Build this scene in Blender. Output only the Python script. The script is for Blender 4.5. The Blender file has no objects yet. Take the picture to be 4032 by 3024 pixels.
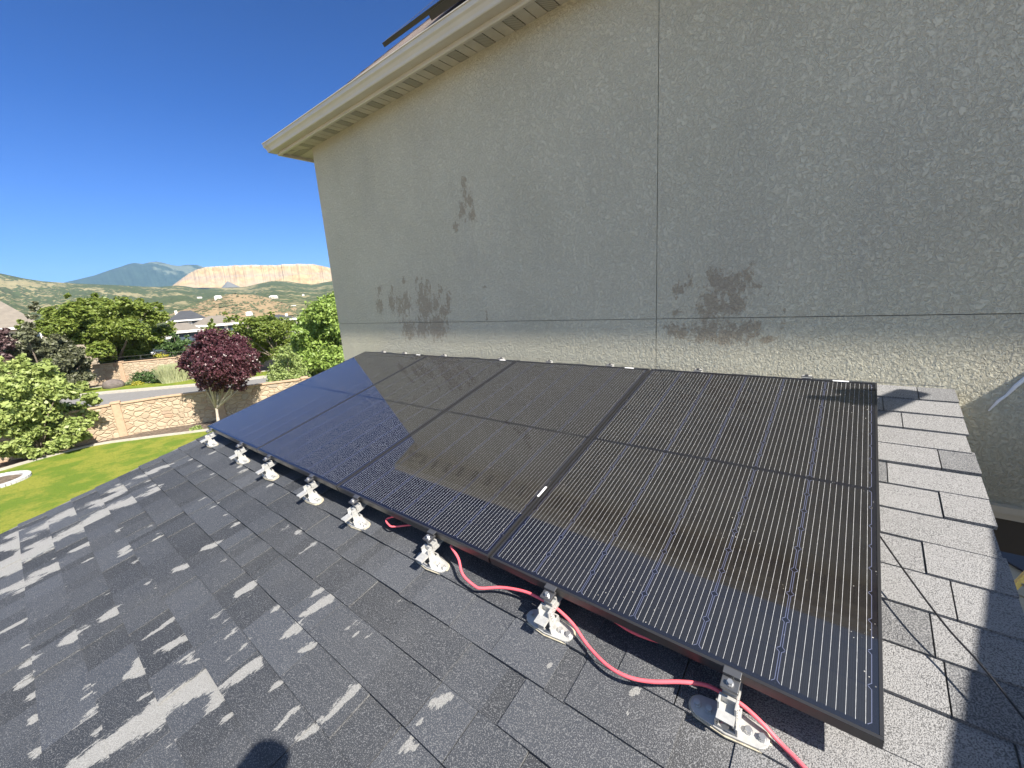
import bpy, math, random
import numpy as np
from mathutils import Vector, Matrix
from math import radians as R, sin, cos, tan, pi
S = bpy.context.scene
COL = S.collection

# ------------------------------------------------------------------ camera
K = 1.14                                   # metres per panel pitch used when measuring the photograph
YAW, PIT, ROL, FPX = -0.6911, 0.2143, 0.0672, 1622.8
CAM = np.array([3.8781, -0.8755, 0.8584]) * K
def cam_basis():
    f = np.array([sin(YAW)*cos(PIT), cos(YAW)*cos(PIT), -sin(PIT)])
    r = np.array([cos(YAW), -sin(YAW), 0.0]); d = np.cross(f, r)
    c, s = cos(ROL), sin(ROL)
    return c*r + s*d, -s*r + c*d, f
CR, CD, CF = cam_basis()
cam = bpy.data.cameras.new('camera'); camo = bpy.data.objects.new('camera', cam); COL.objects.link(camo)
m = Matrix.Identity(4)
for i in range(3):
    m[i][0], m[i][1], m[i][2], m[i][3] = CR[i], -CD[i], -CF[i], CAM[i]
camo.matrix_world = m
cam.sensor_width = 36; cam.lens = FPX/4032*36
cam.clip_start = 0.05; cam.clip_end = 30000
S.camera = camo

# ------------------------------------------------------------------ light
SUN = np.array([0.965, -0.145, 1.0]); SUN /= np.linalg.norm(SUN)
W = bpy.data.worlds.new('World'); S.world = W; W.use_nodes = True
nt = W.node_tree
sky = nt.nodes.new('ShaderNodeTexSky'); sky.sky_type = 'NISHITA'; sky.sun_disc = False
sky.sun_elevation = math.asin(SUN[2]); sky.sun_rotation = math.atan2(SUN[0], SUN[1])
sky.altitude = 1500; sky.air_density = 1.15; sky.dust_density = 1.0; sky.ozone_density = 2.5
bg = nt.nodes['Background']
# sky tinted darker and bluer by hand, most towards the zenith
tc = nt.nodes.new('ShaderNodeTexCoord'); sp = nt.nodes.new('ShaderNodeSeparateXYZ'); nt.links.new(tc.outputs['Generated'], sp.inputs[0])
rp_ = nt.nodes.new('ShaderNodeValToRGB'); nt.links.new(sp.outputs[2], rp_.inputs[0]); cr = rp_.color_ramp
cr.elements[0].position = 0.0; cr.elements[0].color = (.22, .36, .66, 1); cr.elements[1].position = .75; cr.elements[1].color = (.0, .135, .36, 1)
e = cr.elements.new(.12); e.color = (.15, .31, .62, 1); e = cr.elements.new(.35); e.color = (.05, .22, .52, 1)
mx = nt.nodes.new('ShaderNodeMix'); mx.data_type = 'RGBA'; mx.blend_type = 'MULTIPLY'; mx.inputs[0].default_value = 1.0
dp = nt.nodes.new('ShaderNodeVectorMath'); dp.operation = 'DOT_PRODUCT'; nt.links.new(tc.outputs['Generated'], dp.inputs[0]); dp.inputs[1].default_value = tuple(SUN)
mr = nt.nodes.new('ShaderNodeMapRange'); mr.interpolation_type = 'SMOOTHSTEP'; nt.links.new(dp.outputs['Value'], mr.inputs[0]); mr.inputs[1].default_value = -.05; mr.inputs[2].default_value = .75
m2 = nt.nodes.new('ShaderNodeMix'); m2.data_type = 'RGBA'; nt.links.new(mr.outputs[0], m2.inputs[0]); nt.links.new(rp_.outputs[0], m2.inputs[6]); m2.inputs[7].default_value = (1.15, 1.0, .85, 1)  # unseen sun side kept bright and warm, an added fill for the shaded wall
nt.links.new(sky.outputs[0], mx.inputs[6]); nt.links.new(m2.outputs[2], mx.inputs[7]); nt.links.new(mx.outputs[2], bg.inputs[0])
bg.inputs[1].default_value = 0.10
sun = bpy.data.lights.new('sun', 'SUN'); sun.energy = 5.0; sun.angle = R(0.53); sun.color = (1.0, 0.93, 0.82)
suno = bpy.data.objects.new('sun', sun); COL.objects.link(suno)
suno.rotation_euler = Vector(-SUN).to_track_quat('-Z', 'Y').to_euler()
S.view_settings.view_transform = 'Standard'; S.view_settings.look = 'None'
S.view_settings.exposure = 1.4; S.view_settings.gamma = 1.0
S.cycles.max_bounces = 8; S.cycles.volume_bounces = 0

# ------------------------------------------------------------------ measuring helpers
def ray(u, v):
    d = CR*((u-2016)/FPX) + CD*((v-1512)/FPX) + CF
    return d/np.linalg.norm(d)
def z1(x, y): return x*0.6632, 900+y*0.6632        # left-hand detail coordinates -> photograph pixels
def ground(x, y, z):                                # pixel of the detail -> point at height z
    d = ray(*z1(x, y)); return CAM + d*((z-CAM[2])/d[2])
def far(x, y, D):                                   # pixel of the detail -> point at horizontal range D
    d = ray(*z1(x, y)); return CAM + d*(D/math.hypot(d[0], d[1]))

# ------------------------------------------------------------------ mesh helpers
WM = {}
def setp(o, label=None, cat=None, group=None, kind=None):
    if label: o['label'] = label
    if cat: o['category'] = cat
    if group: o['group'] = group
    if kind: o['kind'] = kind
    return o
def thing(name, label, cat, mat=None, group=None):
    o = bpy.data.objects.new(name, None); COL.objects.link(o); o.empty_display_size = 0.1
    mat = mat if mat is not None else Matrix.Identity(4)
    o.matrix_world = mat; WM[o] = mat
    return setp(o, label, cat, group)
class MB:
    def __init__(s): s.v = []; s.f = []; s.mi = []
    def add(s, vs, fs, mi=0):
        n = len(s.v); s.v += [tuple(map(float, p)) for p in vs]
        s.f += [tuple(n+i for i in f) for f in fs]; s.mi += [mi]*len(fs); return s
    def box(s, c, d, M=None, mi=0):
        x, y, z = d[0]/2, d[1]/2, d[2]/2
        vs = [(c[0]+a*x, c[1]+b*y, c[2]+e*z) for a in (-1, 1) for b in (-1, 1) for e in (-1, 1)]
        if M is not None: vs = [tuple(M @ Vector(p)) for p in vs]
        return s.add(vs, [(0,1,3,2),(4,6,7,5),(0,4,5,1),(2,3,7,6),(0,2,6,4),(1,5,7,3)], mi)
    def prism(s, pts, z0, z1_, M=None, mi=0):       # pts in xy, extruded in z
        n = len(pts); vs = [(p[0], p[1], z0) for p in pts]+[(p[0], p[1], z1_) for p in pts]
        if M is not None: vs = [tuple(M @ Vector(p)) for p in vs]
        fs = [tuple(range(n))[::-1], tuple(range(n, 2*n))]+[(i, (i+1) % n, n+(i+1) % n, n+i) for i in range(n)]
        return s.add(vs, fs, mi)
    def tube(s, pts, rad, seg=8, mi=0, cap=True):
        pts = [np.array(p, float) for p in pts]; n = len(pts)
        rad = [rad]*n if np.isscalar(rad) else rad
        vs = []; up = np.array([0.13, 0.21, 1.0])
        for i, p in enumerate(pts):
            t = pts[min(i+1, n-1)]-pts[max(i-1, 0)]; t /= (np.linalg.norm(t)+1e-9)
            a = np.cross(t, up); a = a if np.linalg.norm(a) > 1e-3 else np.cross(t, [1, 0, 0]); a /= np.linalg.norm(a); b = np.cross(t, a)
            up = -b if False else up
            for k in range(seg):
                q = 2*pi*k/seg; vs.append(p+rad[i]*(cos(q)*a+sin(q)*b))
        fs = [(i*seg+k, i*seg+(k+1) % seg, (i+1)*seg+(k+1) % seg, (i+1)*seg+k) for i in range(n-1) for k in range(seg)]
        if cap: fs += [tuple(range(seg))[::-1], tuple((n-1)*seg+k for k in range(seg))]
        return s.add(vs, fs, mi)
    def cyl(s, p, q, r, seg=12, mi=0): return s.tube([p, q], [r, r], seg, mi)
    def build(s, name, mats, parent=None, smooth=False, bevel=0, label=None):
        me = bpy.data.meshes.new(name)
        V = np.array(s.v)
        if parent is not None and parent in WM:
            I = np.array(WM[parent].inverted()); V = V @ I[:3, :3].T + I[:3, 3]
        me.from_pydata([tuple(p) for p in V], [], s.f)
        mats = mats if isinstance(mats, (list, tuple)) else [mats]
        for q in mats: me.materials.append(q)
        me.polygons.foreach_set('material_index', s.mi)
        if smooth: me.polygons.foreach_set('use_smooth', [True]*len(s.f))
        me.update()
        o = bpy.data.objects.new(name, me); COL.objects.link(o)
        if parent is not None:
            o.parent = parent
            if parent in WM: WM[o] = WM[parent]
        if bevel:
            b = o.modifiers.new('bevel', 'BEVEL'); b.width = bevel; b.segments = 2; b.limit_method = 'ANGLE'
        if label: o['label'] = label
        return o
def fast_quads(name, V, mats, parent=None, attrs=None, nper=4):     # V: (n*nper,3) separate polygons
    n = len(V)//nper; me = bpy.data.meshes.new(name)
    if parent is not None and parent in WM:
        I = np.array(WM[parent].inverted()); V = V @ I[:3, :3].T + I[:3, 3]
    me.vertices.add(n*nper); me.vertices.foreach_set('co', V.astype(np.float32).ravel())
    me.loops.add(n*nper); me.loops.foreach_set('vertex_index', np.arange(n*nper, dtype=np.int32))
    me.polygons.add(n); me.polygons.foreach_set('loop_start', np.arange(0, n*nper, nper, dtype=np.int32))
    me.polygons.foreach_set('loop_total', np.full(n, nper, dtype=np.int32))
    me.materials.append(mats)
    for k, a in (attrs or {}).items():
        at = me.attributes.new(k, 'FLOAT', 'POINT'); at.data.foreach_set('value', np.repeat(a, nper).astype(np.float32))
    me.update(); me.validate()
    o = bpy.data.objects.new(name, me); COL.objects.link(o)
    if parent is not None:
        o.parent = parent
        if parent in WM: WM[o] = WM[parent]
    return o

# ------------------------------------------------------------------ material helpers
class NT:
    def __init__(s, name):
        s.m = bpy.data.materials.new(name); s.m.use_nodes = True; s.t = s.m.node_tree
        s.b = s.t.nodes['Principled BSDF']; s.out = s.t.nodes['Material Output']
    def n(s, typ, **kw):
        q = s.t.nodes.new(typ)
        for k, v in kw.items():
            if k.startswith('i_'):
                key = k[2:]; key = int(key) if key.isdigit() else key.replace('_', ' ')
                s.set(q.inputs[key], v)
            else: setattr(q, k, v)
        return q
    def set(s, inp, v):
        if hasattr(v, 'is_linked') or isinstance(v, bpy.types.NodeSocket): s.t.links.new(v, inp)
        else: inp.default_value = v
    def math(s, op, a, b=0.0, c=None, clamp=False):
        q = s.n('ShaderNodeMath', operation=op, use_clamp=clamp); s.set(q.inputs[0], a); s.set(q.inputs[1], b)
        if c is not None: s.set(q.inputs[2], c)
        return q.outputs[0]
    def mix(s, f, a, b):
        q = s.n('ShaderNodeMix', data_type='RGBA'); s.set(q.inputs[0], f); s.set(q.inputs[6], a); s.set(q.inputs[7], b); return q.outputs[2]
    def noise(s, vec, scale, detail=2, rough=.5, dist=0):
        q = s.n('ShaderNodeTexNoise'); s.set(q.inputs['Vector'], vec); q.inputs['Scale'].default_value = scale
        q.inputs['Detail'].default_value = detail; q.inputs['Roughness'].default_value = rough; q.inputs['Distortion'].default_value = dist
        return q.outputs[0]
    def ramp(s, f, stops, interp='LINEAR'):
        q = s.n('ShaderNodeValToRGB'); s.set(q.inputs[0], f); cr = q.color_ramp; cr.interpolation = interp
        while len(cr.elements) < len(stops): cr.elements.new(0.5)
        for e, (p, c) in zip(cr.elements, stops): e.position = p; e.color = c if len(c) == 4 else (*c, 1)
        return q.outputs[0]
    def step(s, f, a, b):
        q = s.n('ShaderNodeMapRange', interpolation_type='SMOOTHSTEP'); s.set(q.inputs[0], f); s.set(q.inputs[1], a); s.set(q.inputs[2], b); return q.outputs[0]
    def attr(s, name): return s.n('ShaderNodeAttribute', attribute_name=name).outputs['Fac']
    def obj(s): return s.n('ShaderNodeTexCoord').outputs['Object']
    def pos(s): return s.n('ShaderNodeNewGeometry').outputs['Position']
    def mapv(s, v, sc=(1, 1, 1), rot=(0, 0, 0), loc=(0, 0, 0)):
        q = s.n('ShaderNodeMapping'); s.set(q.inputs[0], v); q.inputs['Scale'].default_value = sc
        q.inputs['Rotation'].default_value = rot; q.inputs['Location'].default_value = loc; return q.outputs[0]
    def bump(s, h, strength=.5, dist=.01):
        q = s.n('ShaderNodeBump'); q.inputs['Strength'].default_value = strength; q.inputs['Distance'].default_value = dist
        s.set(q.inputs['Height'], h); s.t.links.new(q.outputs[0], s.b.inputs['Normal']); return q
    def col(s, c): s.set(s.b.inputs['Base Color'], c if not isinstance(c, tuple) else (*c[:3], 1)); return s
    def rough(s, r): s.set(s.b.inputs['Roughness'], r); return s
def c4(r, g, b): return (r, g, b, 1.0)
def simple(name, c, rough=.6, metal=0, nscale=0, namt=.25, bump=0, spec=None):
    t = NT(name); t.rough(rough); t.b.inputs['Metallic'].default_value = metal
    if spec is not None: t.b.inputs['Specular IOR Level'].default_value = spec
    if nscale:
        f = t.noise(t.pos(), nscale, 4, .6)
        lo = tuple(x*(1-namt) for x in c); hi = tuple(min(1, x*(1+namt)) for x in c)
        t.col(t.ramp(f, [(.3, lo), (.7, hi)]))
        if bump: t.bump(f, bump, .01)
    else: t.col(c)
    return t.m
# ------------------------------------------------------------------ materials of the house
SL = 0.2536; RT = Matrix.Rotation(SL, 4, 'X'); RTn = np.array(RT)[:3, :3]; HN = 0.132
def roofhit(u, v, h=HN):                             # photograph pixel -> (u,v) metres on the shingles
    nrm = RTn[:, 2]; d = ray(u, v); p = CAM + d*((-h-nrm@CAM)/(nrm@d)); q = RTn.T@p; return q[0], q[1]
def wallhit(u, v, y): d = ray(u, v); return CAM+d*((y-CAM[1])/d[1])
WY = 1.96; WX = -1.044; JX = 3.35; JZ = 0.7376; SZ = 2.945

def mat_shingle():
    t = NT('asphalt_shingle'); p = t.obj()
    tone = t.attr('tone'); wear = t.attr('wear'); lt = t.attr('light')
    g = t.noise(p, 300, 2, .6); g2 = t.noise(p, 520, 1, .5); big = t.noise(p, 1.3, 3, .6)
    dark = t.mix(t.math('POWER', tone, 1.6), c4(.010, .013, .019), c4(.036, .043, .058))
    dark = t.mix(t.math('MULTIPLY', t.step(big, .4, .7), .35), dark, c4(.05, .052, .055))
    # pale granules, shared by the glint painted on tab edges
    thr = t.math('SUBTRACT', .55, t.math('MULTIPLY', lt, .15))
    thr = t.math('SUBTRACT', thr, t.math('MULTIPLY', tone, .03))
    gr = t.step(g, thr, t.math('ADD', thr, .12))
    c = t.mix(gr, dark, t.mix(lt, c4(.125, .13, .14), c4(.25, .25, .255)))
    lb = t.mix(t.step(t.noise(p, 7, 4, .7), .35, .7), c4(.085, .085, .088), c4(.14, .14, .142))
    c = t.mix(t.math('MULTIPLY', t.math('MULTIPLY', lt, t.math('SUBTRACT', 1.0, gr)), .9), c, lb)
    # bare patches
    st = t.mapv(p, (60, 17, 60)); jag = t.noise(st, 1.3, 6, .75)
    w = t.math('ADD', wear, t.math('MULTIPLY', t.math('SUBTRACT', jag, .5), 1.7))
    wm = t.step(w, .50, .54)
    wc = t.mix(t.step(g, .35, .65), c4(.17, .17, .167), c4(.27, .27, .265))
    c = t.mix(wm, c, wc)
    t.col(c); t.rough(.78); t.b.inputs['Specular IOR Level'].default_value = .5
    h = t.math('ADD', t.math('MULTIPLY', g, 1.0), t.math('MULTIPLY', g2, .5))
    t.bump(h, .9, .0035); return t.m
def mat_stucco(name='stucco', stains=True):
    t = NT(name); p = t.obj()
    wv = t.n('ShaderNodeTexNoise'); t.set(wv.inputs['Vector'], p); wv.inputs['Scale'].default_value = 6
    sq = t.mapv(p, (1, 1, .8))
    n1 = t.noise(sq, 58, 4, .60, .9); n2 = t.noise(p, 130, 3, .6, .8); n3 = t.noise(p, 1.2, 4, .6)
    base = t.ramp(n3, [(.3, (.54, .51, .39)), (.7, (.61, .575, .445))])
    crev = t.step(n1, .38, .50)
    base = t.mix(t.math('MULTIPLY', t.math('SUBTRACT', 1.0, crev), .12), base, c4(.33, .285, .225))  # relief hollows darkened in the colour, painting crease shade
    if stains:
        s = t.attr('stain'); ng = t.noise(t.mapv(p, (14, 14, 9)), 1.8, 6, .8)
        w = t.step(t.math('ADD', s, t.math('MULTIPLY', t.math('SUBTRACT', ng, .5), 1.9)), .48, .66)
        base = t.mix(t.math('MULTIPLY', w, t.math('ADD', .35, t.math('MULTIPLY', n2, .5))), base, c4(.30, .225, .145))
        dirt = t.step(t.noise(t.mapv(p, (1.5, 1.5, .6)), 1.1, 5, .7), .45, .75)
        base = t.mix(t.math('MULTIPLY', dirt, .16), base, c4(.27, .26, .24))
    t.col(base); t.rough(.9)
    h = t.math('ADD', t.math('MULTIPLY', t.step(n1, .34, .62), 1.0), t.math('MULTIPLY', n2, .35))
    t.bump(h, .8, .009); return t.m
M_SH = mat_shingle(); M_ST = mat_stucco(); M_ST2 = mat_stucco('stucco_plain', False)
M_TRIM = simple('cream_aluminium', (.56, .52, .43), .38, 0, 3, .06)
M_TRIMD = simple('cream_aluminium_dusty', (.50, .46, .38), .5, 0, 8, .1)
M_GROOVE = simple('groove_dark', (.05, .045, .04), .8)
def mat_vent():
    t = NT('perforated_soffit'); p = t.obj()
    v = t.mapv(p, (110, 110, 110), (0, 0, R(35)))
    s = t.n('ShaderNodeSeparateXYZ'); t.set(s.inputs[0], v)
    a = t.math('SINE', t.math('MULTIPLY', s.outputs[0], 3.0)); m_ = t.step(a, -.2, .4)
    t.col(t.mix(m_, c4(.27, .25, .205), c4(.42, .39, .32))); t.rough(.6); return t.m
M_VENT = mat_vent()
M_BRN = simple('dark_soffit', (.07, .06, .05), .7)
def mat_brownroof():
    t = NT('brown_shingle'); p = t.obj()
    b = t.n('ShaderNodeTexBrick'); t.set(b.inputs[0], p); b.inputs['Scale'].default_value = 1.0
    b.inputs['Brick Width'].default_value = .25; b.inputs['Row Height'].default_value = .14; b.inputs['Mortar Size'].default_value = .006
    b.inputs['Color1'].default_value = c4(.22, .17, .145); b.inputs['Color2'].default_value = c4(.13, .105, .09); b.inputs['Mortar'].default_value = c4(.04, .03, .03)
    g = t.noise(p, 90, 2, .6)
    t.col(t.mix(t.step(g, .4, .7), b.outputs[0], c4(.27, .22, .19))); t.rough(.9); return t.m
M_BR = mat_brownroof()

# ------------------------------------------------------------------ shingles of the low roof
U0, U1 = -0.235, 4.87; V0, V1 = -3.2, 2.03; EXPO = .14835; VB = .2097
PA = []                                              # bare patches: (u1,v1,u2,v2,r)
def patches(ox, oy, sc, lst, k=1.0):
    for (x1, y1, x2, y2, w) in lst:
        a = roofhit(ox+x1*sc, oy+y1*sc); b = roofhit(ox+x2*sc, oy+y2*sc)
        dx, dy = x2-x1, y2-y1; L = math.hypot(dx, dy)+1e-6
        mx, my = (x1+x2)/2, (y1+y2)/2
        q = roofhit(ox+(mx-dy/L*w)*sc, oy+(my+dx/L*w)*sc); o_ = roofhit(ox+mx*sc, oy+my*sc)
        du, dv = b[0]-a[0], b[1]-a[1]; l = math.hypot(du, dv)+1e-6
        r = abs((q[0]-o_[0])*dv-(q[1]-o_[1])*du)/l
        PA.append((a[0], a[1], b[0], b[1], max(.007, r*k)))
patches(0, 2300, .4521, [(620,1600,960,1400,85),(960,1400,1400,1120,80),(1400,1040,1820,820,75),(1240,640,1600,460,38),(1130,770,1250,740,45),
 (600,1280,850,1050,30),(790,1300,880,1245,24),(1130,1045,1320,915,13),(745,890,805,880,22),(630,460,705,400,32),(950,255,1045,195,30),(210,695,320,645,22),
 (265,1500,380,1420,26),(1885,510,2060,385,28),(1885,735,2160,490,32),(1940,900,2212,705,46),(1850,1055,1925,1000,36),(1860,290,1950,235,22),(2070,90,2212,0,14),
 (1405,1475,1510,1385,14),(1640,1430,1690,1395,8),(1570,1600,1580,1540,18),(1690,665,1735,650,20),(870,105,980,55,8),(300,310,450,268,7)], .85)
patches(0, 1700, .4521, [(0,1010,225,940,42),(0,1200,235,1085,55),(245,1010,510,925,42),(0,1400,255,1300,42),(295,1235,550,1135,28),(525,895,765,795,36),
 (485,750,715,665,36),(735,645,920,585,36),(805,735,980,655,28),(245,880,455,795,34),(945,520,1115,465,28),(1045,640,1205,565,26),(1185,400,1325,355,18),
 (1315,500,1400,472,14),(645,1020,810,955,18),(1040,850,1070,832,14),(1535,1198,1655,1152,20),(1785,1010,1905,962,22),(2055,1415,2195,1310,20),(2085,1475,2210,1405,14),
 (1350,330,1500,278,9),(955,1585,1050,1515,28),(85,900,205,855,16),(1350,1352,1378,1345,12)], .85)
patches(900, 1900, .6775, [(90,712,130,690,8),(212,708,258,682,8),(255,740,290,718,14),(325,895,408,835,24),(265,942,290,930,10),(435,775,590,665,20),
 (435,968,508,935,20),(485,655,495,645,10),(560,1158,640,1085,11),(482,1248,528,1212,9),(585,1355,735,1185,25),(275,1430,388,1315,20),
 (395,1485,505,1415,36),(755,955,838,875,17),(735,885,745,875,12),(868,982,885,970,13),(870,812,910,778,7),(1042,825,1098,765,13),(1175,1295,1275,1245,32),
 (1075,1415,1148,1365,22),(1012,1548,1068,1505,22),(640,262,660,250,12),(282,1162,290,1150,12),(985,690,995,682,9),(465,345,510,362,10),(650,445,662,440,10)], .8)
for (x, y, r) in [(2155, 2622, 26), (2485, 2720, 10), (1995, 2668, 12), (2480, 2810, 16), (2020, 2295, 12), (3060, 2960, 18)]:
    a = roofhit(x, y); b = roofhit(x+r, y); PA.append((a[0], a[1], a[0]+.002, a[1]+.002, .8*math.hypot(a[0]-b[0], a[1]-b[1])))
_r = random.Random(12)
for i in range(75):                                  # small chips lost at the tab corners
    k_ = _r.randint(-11, -3); v_ = VB+k_*EXPO+.142; u_ = _r.uniform(-.1, 3.2)
    if u_+1.6*(v_+.2) > 2.9 or u_+1.6*v_ < -1.6: continue
    PA.append((u_, v_, u_+_r.uniform(-.004, .004), v_-_r.choice([.01, .02, .03, .06, .1]), _r.uniform(.006, .016)))
PA = np.array(PA)
def wear_at(u, v):
    du, dv = PA[:, 2]-PA[:, 0], PA[:, 3]-PA[:, 1]
    t = np.clip(((u[:, None]-PA[:, 0])*du+(v[:, None]-PA[:, 1])*dv)/(du*du+dv*dv+1e-9), 0, 1)
    d = np.hypot(u[:, None]-PA[:, 0]-t*du, v[:, None]-PA[:, 1]-t*dv)
    w = 1.0-.5*d/PA[:, 4]
    return np.clip(w, 0, 1).max(axis=1)
def sstep(x, a, b): t = np.clip((x-a)/(b-a), 0, 1); return t*t*(3-2*t)
house = thing('stucco_house', 'tall beige stucco house with cream gutter and low dark shingle roof carrying the solar panels', 'house')
def build_shingles():
    rng = np.random.default_rng(5); V = []; F = []; TO = []; WE = []; LI = []
    k = math.floor((V0-VB)/EXPO)
    nv_ = 6
    while True:
        vb = VB+k*EXPO; k += 1
        if vb > V1: break
        vt = min(vb+EXPO+.012, V1+.01)
        u = U0-rng.uniform(0, .1); off = rng.uniform(0, .9); wob = rng.uniform(-.0015, .0015)
        while u < U1:
            raised = rng.random() < .5
            w = rng.uniform(.09, .30) if raised else rng.uniform(.05, .22)
            if u > 4.3: w = rng.uniform(.22, .45)
            a, b = max(u, U0), min(u+w, U1)
            gap = .004 if rng.random() < .22 or u > 4.3 else 0.0
            u += w
            if b-a < .012: continue
            tone = (.35+.65*rng.random()) if raised else (rng.random()*.35 if rng.random() < .45 else .3+.6*rng.random())
            top = .0 + (.0048 if raised else 0)
            nu = max(2, int((b-a)/.024)+1)
            us = np.linspace(a, b-gap, nu); vs = np.linspace(vb+rng.uniform(-.002, .002) if not raised else vb+wob, vt, nv_)
            UU, VV = np.meshgrid(us, vs, indexing='ij'); fr = (VV-vb)/EXPO
            N = -HN+top-fr*.0085+.0012*np.sin(UU*9+k)*(1-fr)
            n0 = len(V)
            V += [(x, y, z) for x, y, z in zip(UU.ravel(), VV.ravel(), N.ravel())]
            F += [(n0+i*nv_+j, n0+(i+1)*nv_+j, n0+(i+1)*nv_+j+1, n0+i*nv_+j+1) for i in range(nu-1) for j in range(nv_-1)]
            # butt face and side faces
            n1 = len(V)
            V += [(x, vs[0]+.0005, -HN-.0115) for x in us]
            F += [(n1+i, n1+i+1, n0+(i+1)*nv_, n0+i*nv_) for i in range(nu-1)]
            n2 = len(V)
            V += [(us[0], y, -HN-.012) for y in vs]+[(us[-1], y, -HN-.012) for y in vs]
            F += [(n0+j, n0+j+1, n2+j+1, n2+j) for j in range(nv_-1)]
            e = n0+(nu-1)*nv_
            F += [(n2+nv_+j, n2+nv_+j+1, e+j+1, e+j) for j in range(nv_-1)]
            tot = len(V)-n0
            Vn = np.array(V[n0:]); TO.append(np.full(tot, tone)); 
            lim = wear_at(Vn[:, 0], Vn[:, 1]); lim = np.where(lim > .02, lim+rng.uniform(-.34, .24)+.45*(np.clip((Vn[:, 1]-vb)/EXPO, 0, 1)-.55), 0); WE.append(np.clip(lim, 0, 1))
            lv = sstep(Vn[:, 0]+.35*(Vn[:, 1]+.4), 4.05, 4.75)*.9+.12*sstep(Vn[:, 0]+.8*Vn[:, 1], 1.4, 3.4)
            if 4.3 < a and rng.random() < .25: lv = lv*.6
            lv = np.clip(lv, 0, 1); lv[n2-n0:] = 1.0; LI.append(lv)  # side edge vertices set pale, painting in their sunlit glint
    me = bpy.data.meshes.new('low_roof_shingles')
    me.from_pydata(V, [], F)
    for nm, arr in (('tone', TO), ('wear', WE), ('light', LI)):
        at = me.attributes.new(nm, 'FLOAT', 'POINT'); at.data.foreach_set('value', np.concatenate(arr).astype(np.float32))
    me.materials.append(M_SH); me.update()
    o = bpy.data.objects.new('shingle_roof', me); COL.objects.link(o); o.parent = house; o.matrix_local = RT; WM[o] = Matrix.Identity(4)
    return o
low_roof = build_shingles()
b = MB()
b.box(((U0+U1)/2, (V0+V1)/2, -HN-.075), (U1-U0-.06, V1-V0, .12), RT)
b.build('roof_deck', simple('roof_edge_wood', (.30, .27, .22), .7), house)
b = MB()                                              # drip edges along both rakes
for ux in (U0+.004,): b.box((ux, (V0+V1)/2, -HN-.068), (.022, V1-V0, .125), RT)
b.build('rake_trim', simple('rake_metal', (.12, .12, .12), .6), house)
b = MB(); b.box(((U0+U1)/2+.0, V1-.012, -HN+.014), (U1-U0-.01, .03, .034), RT); b.build('wall_flashing', simple('black_flashing', (.02, .02, .02), .5), house)

# ------------------------------------------------------------------ stucco wall (gridded so that the stains have a place)
def stain_mask():
    out = []
    def s(ox, oy, sc, l):
        for (x, y, rx, ry) in l:
            p = wallhit(ox+x*sc, oy+y*sc, WY); q = wallhit(ox+(x+rx)*sc, oy+y*sc, WY); r = wallhit(ox+x*sc, oy+(y+ry)*sc, WY)
            out.append((p[0], p[2], abs(q[0]-p[0]), abs(r[2]-p[2])))
    s(1400, 900, .5254, [(180,455,26,35),(180,570,32,80),(272,450,20,25),(270,560,24,85),(330,580,24,110),(380,560,40,110),(360,395,16,40),(455,390,12,35),(500,430,26,60),
      (520,570,70,130),(545,430,20,70),(605,560,30,70),(638,455,18,60),(700,540,22,90),(660,620,40,60),(620,740,90,110),(400,750,60,90),(500,740,60,90),(960,435,22,20),(975,650,14,50)])
    s(2500, 1000, .5512, [(400,190,60,50),(310,250,45,60),(560,180,90,90),(640,220,90,90),(540,330,110,90),(700,240,90,110),(820,120,40,60),(800,220,60,80),(880,220,35,30),(960,290,25,20),
      (1010,260,25,15),(1030,330,20,20),(1060,390,25,30),(700,370,110,70),(560,420,140,60),(300,420,45,30),(250,540,45,60),(330,560,60,60),(500,560,160,90),(700,560,160,90),(860,520,60,60),(1050,540,16,70),(940,620,60,40)])
    s(0, 0, 1.8228, [(1002,400,8,22),(1000,455,10,30),(1015,430,9,20),(985,490,8,14),(1020,465,9,18)])
    return np.array(out)
SM = stain_mask()
def wall_piece(xa, xb, za, zb, V, F, ST):
    nx = max(2, int((xb-xa)/.045)); nz = max(2, int((zb-za)/.045))
    if xa > 5.6 or zb < -.5: nx = nz = 2
    X, Z = np.meshgrid(np.linspace(xa, xb, nx+1), np.linspace(za, zb, nz+1), indexing='ij')
    n0 = len(V); nn = nz+1
    V += [(x, WY, z) for x, z in zip(X.ravel(), Z.ravel())]
    F += [(n0+i*nn+j, n0+(i+1)*nn+j, n0+(i+1)*nn+j+1, n0+i*nn+j+1) for i in range(nx) for j in range(nz)]
    xs, zs = X.ravel(), Z.ravel()
    d = np.sqrt(((xs[:, None]-SM[:, 0])/SM[:, 2])**2+((zs[:, None]-SM[:, 1])/SM[:, 3])**2)
    ST.append(np.clip(1-.5*d, 0, 1).max(axis=1)*.92)
    # chamfered returns into the joint
    n1 = len(V); q = .012
    ring = [(xa, za), (xb, za), (xb, zb), (xa, zb)]
    V += [(x, WY, z) for x, z in ring]+[(x, WY+q, z) for x, z in ring]
    F += [(n1+i, n1+4+i, n1+4+(i+1) % 4, n1+(i+1) % 4) for i in range(4)]; ST.append(np.zeros(8))
V, F, ST = [], [], []; g = .0024
for xa, xb in ((WX, JX-g), (JX+g, 9.0)):
    for za, zb in ((-.235 if xa > 3 else -4.3, JZ-g), (JZ+g, SZ+.03)):
        wall_piece(xa, xb, za, zb, V, F, ST)
me = bpy.data.meshes.new('stucco_wall'); me.from_pydata(V, [], F)
at = me.attributes.new('stain', 'FLOAT', 'POINT'); at.data.foreach_set('value', np.concatenate(ST).astype(np.float32))
me.materials.append(M_ST); me.update()
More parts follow.
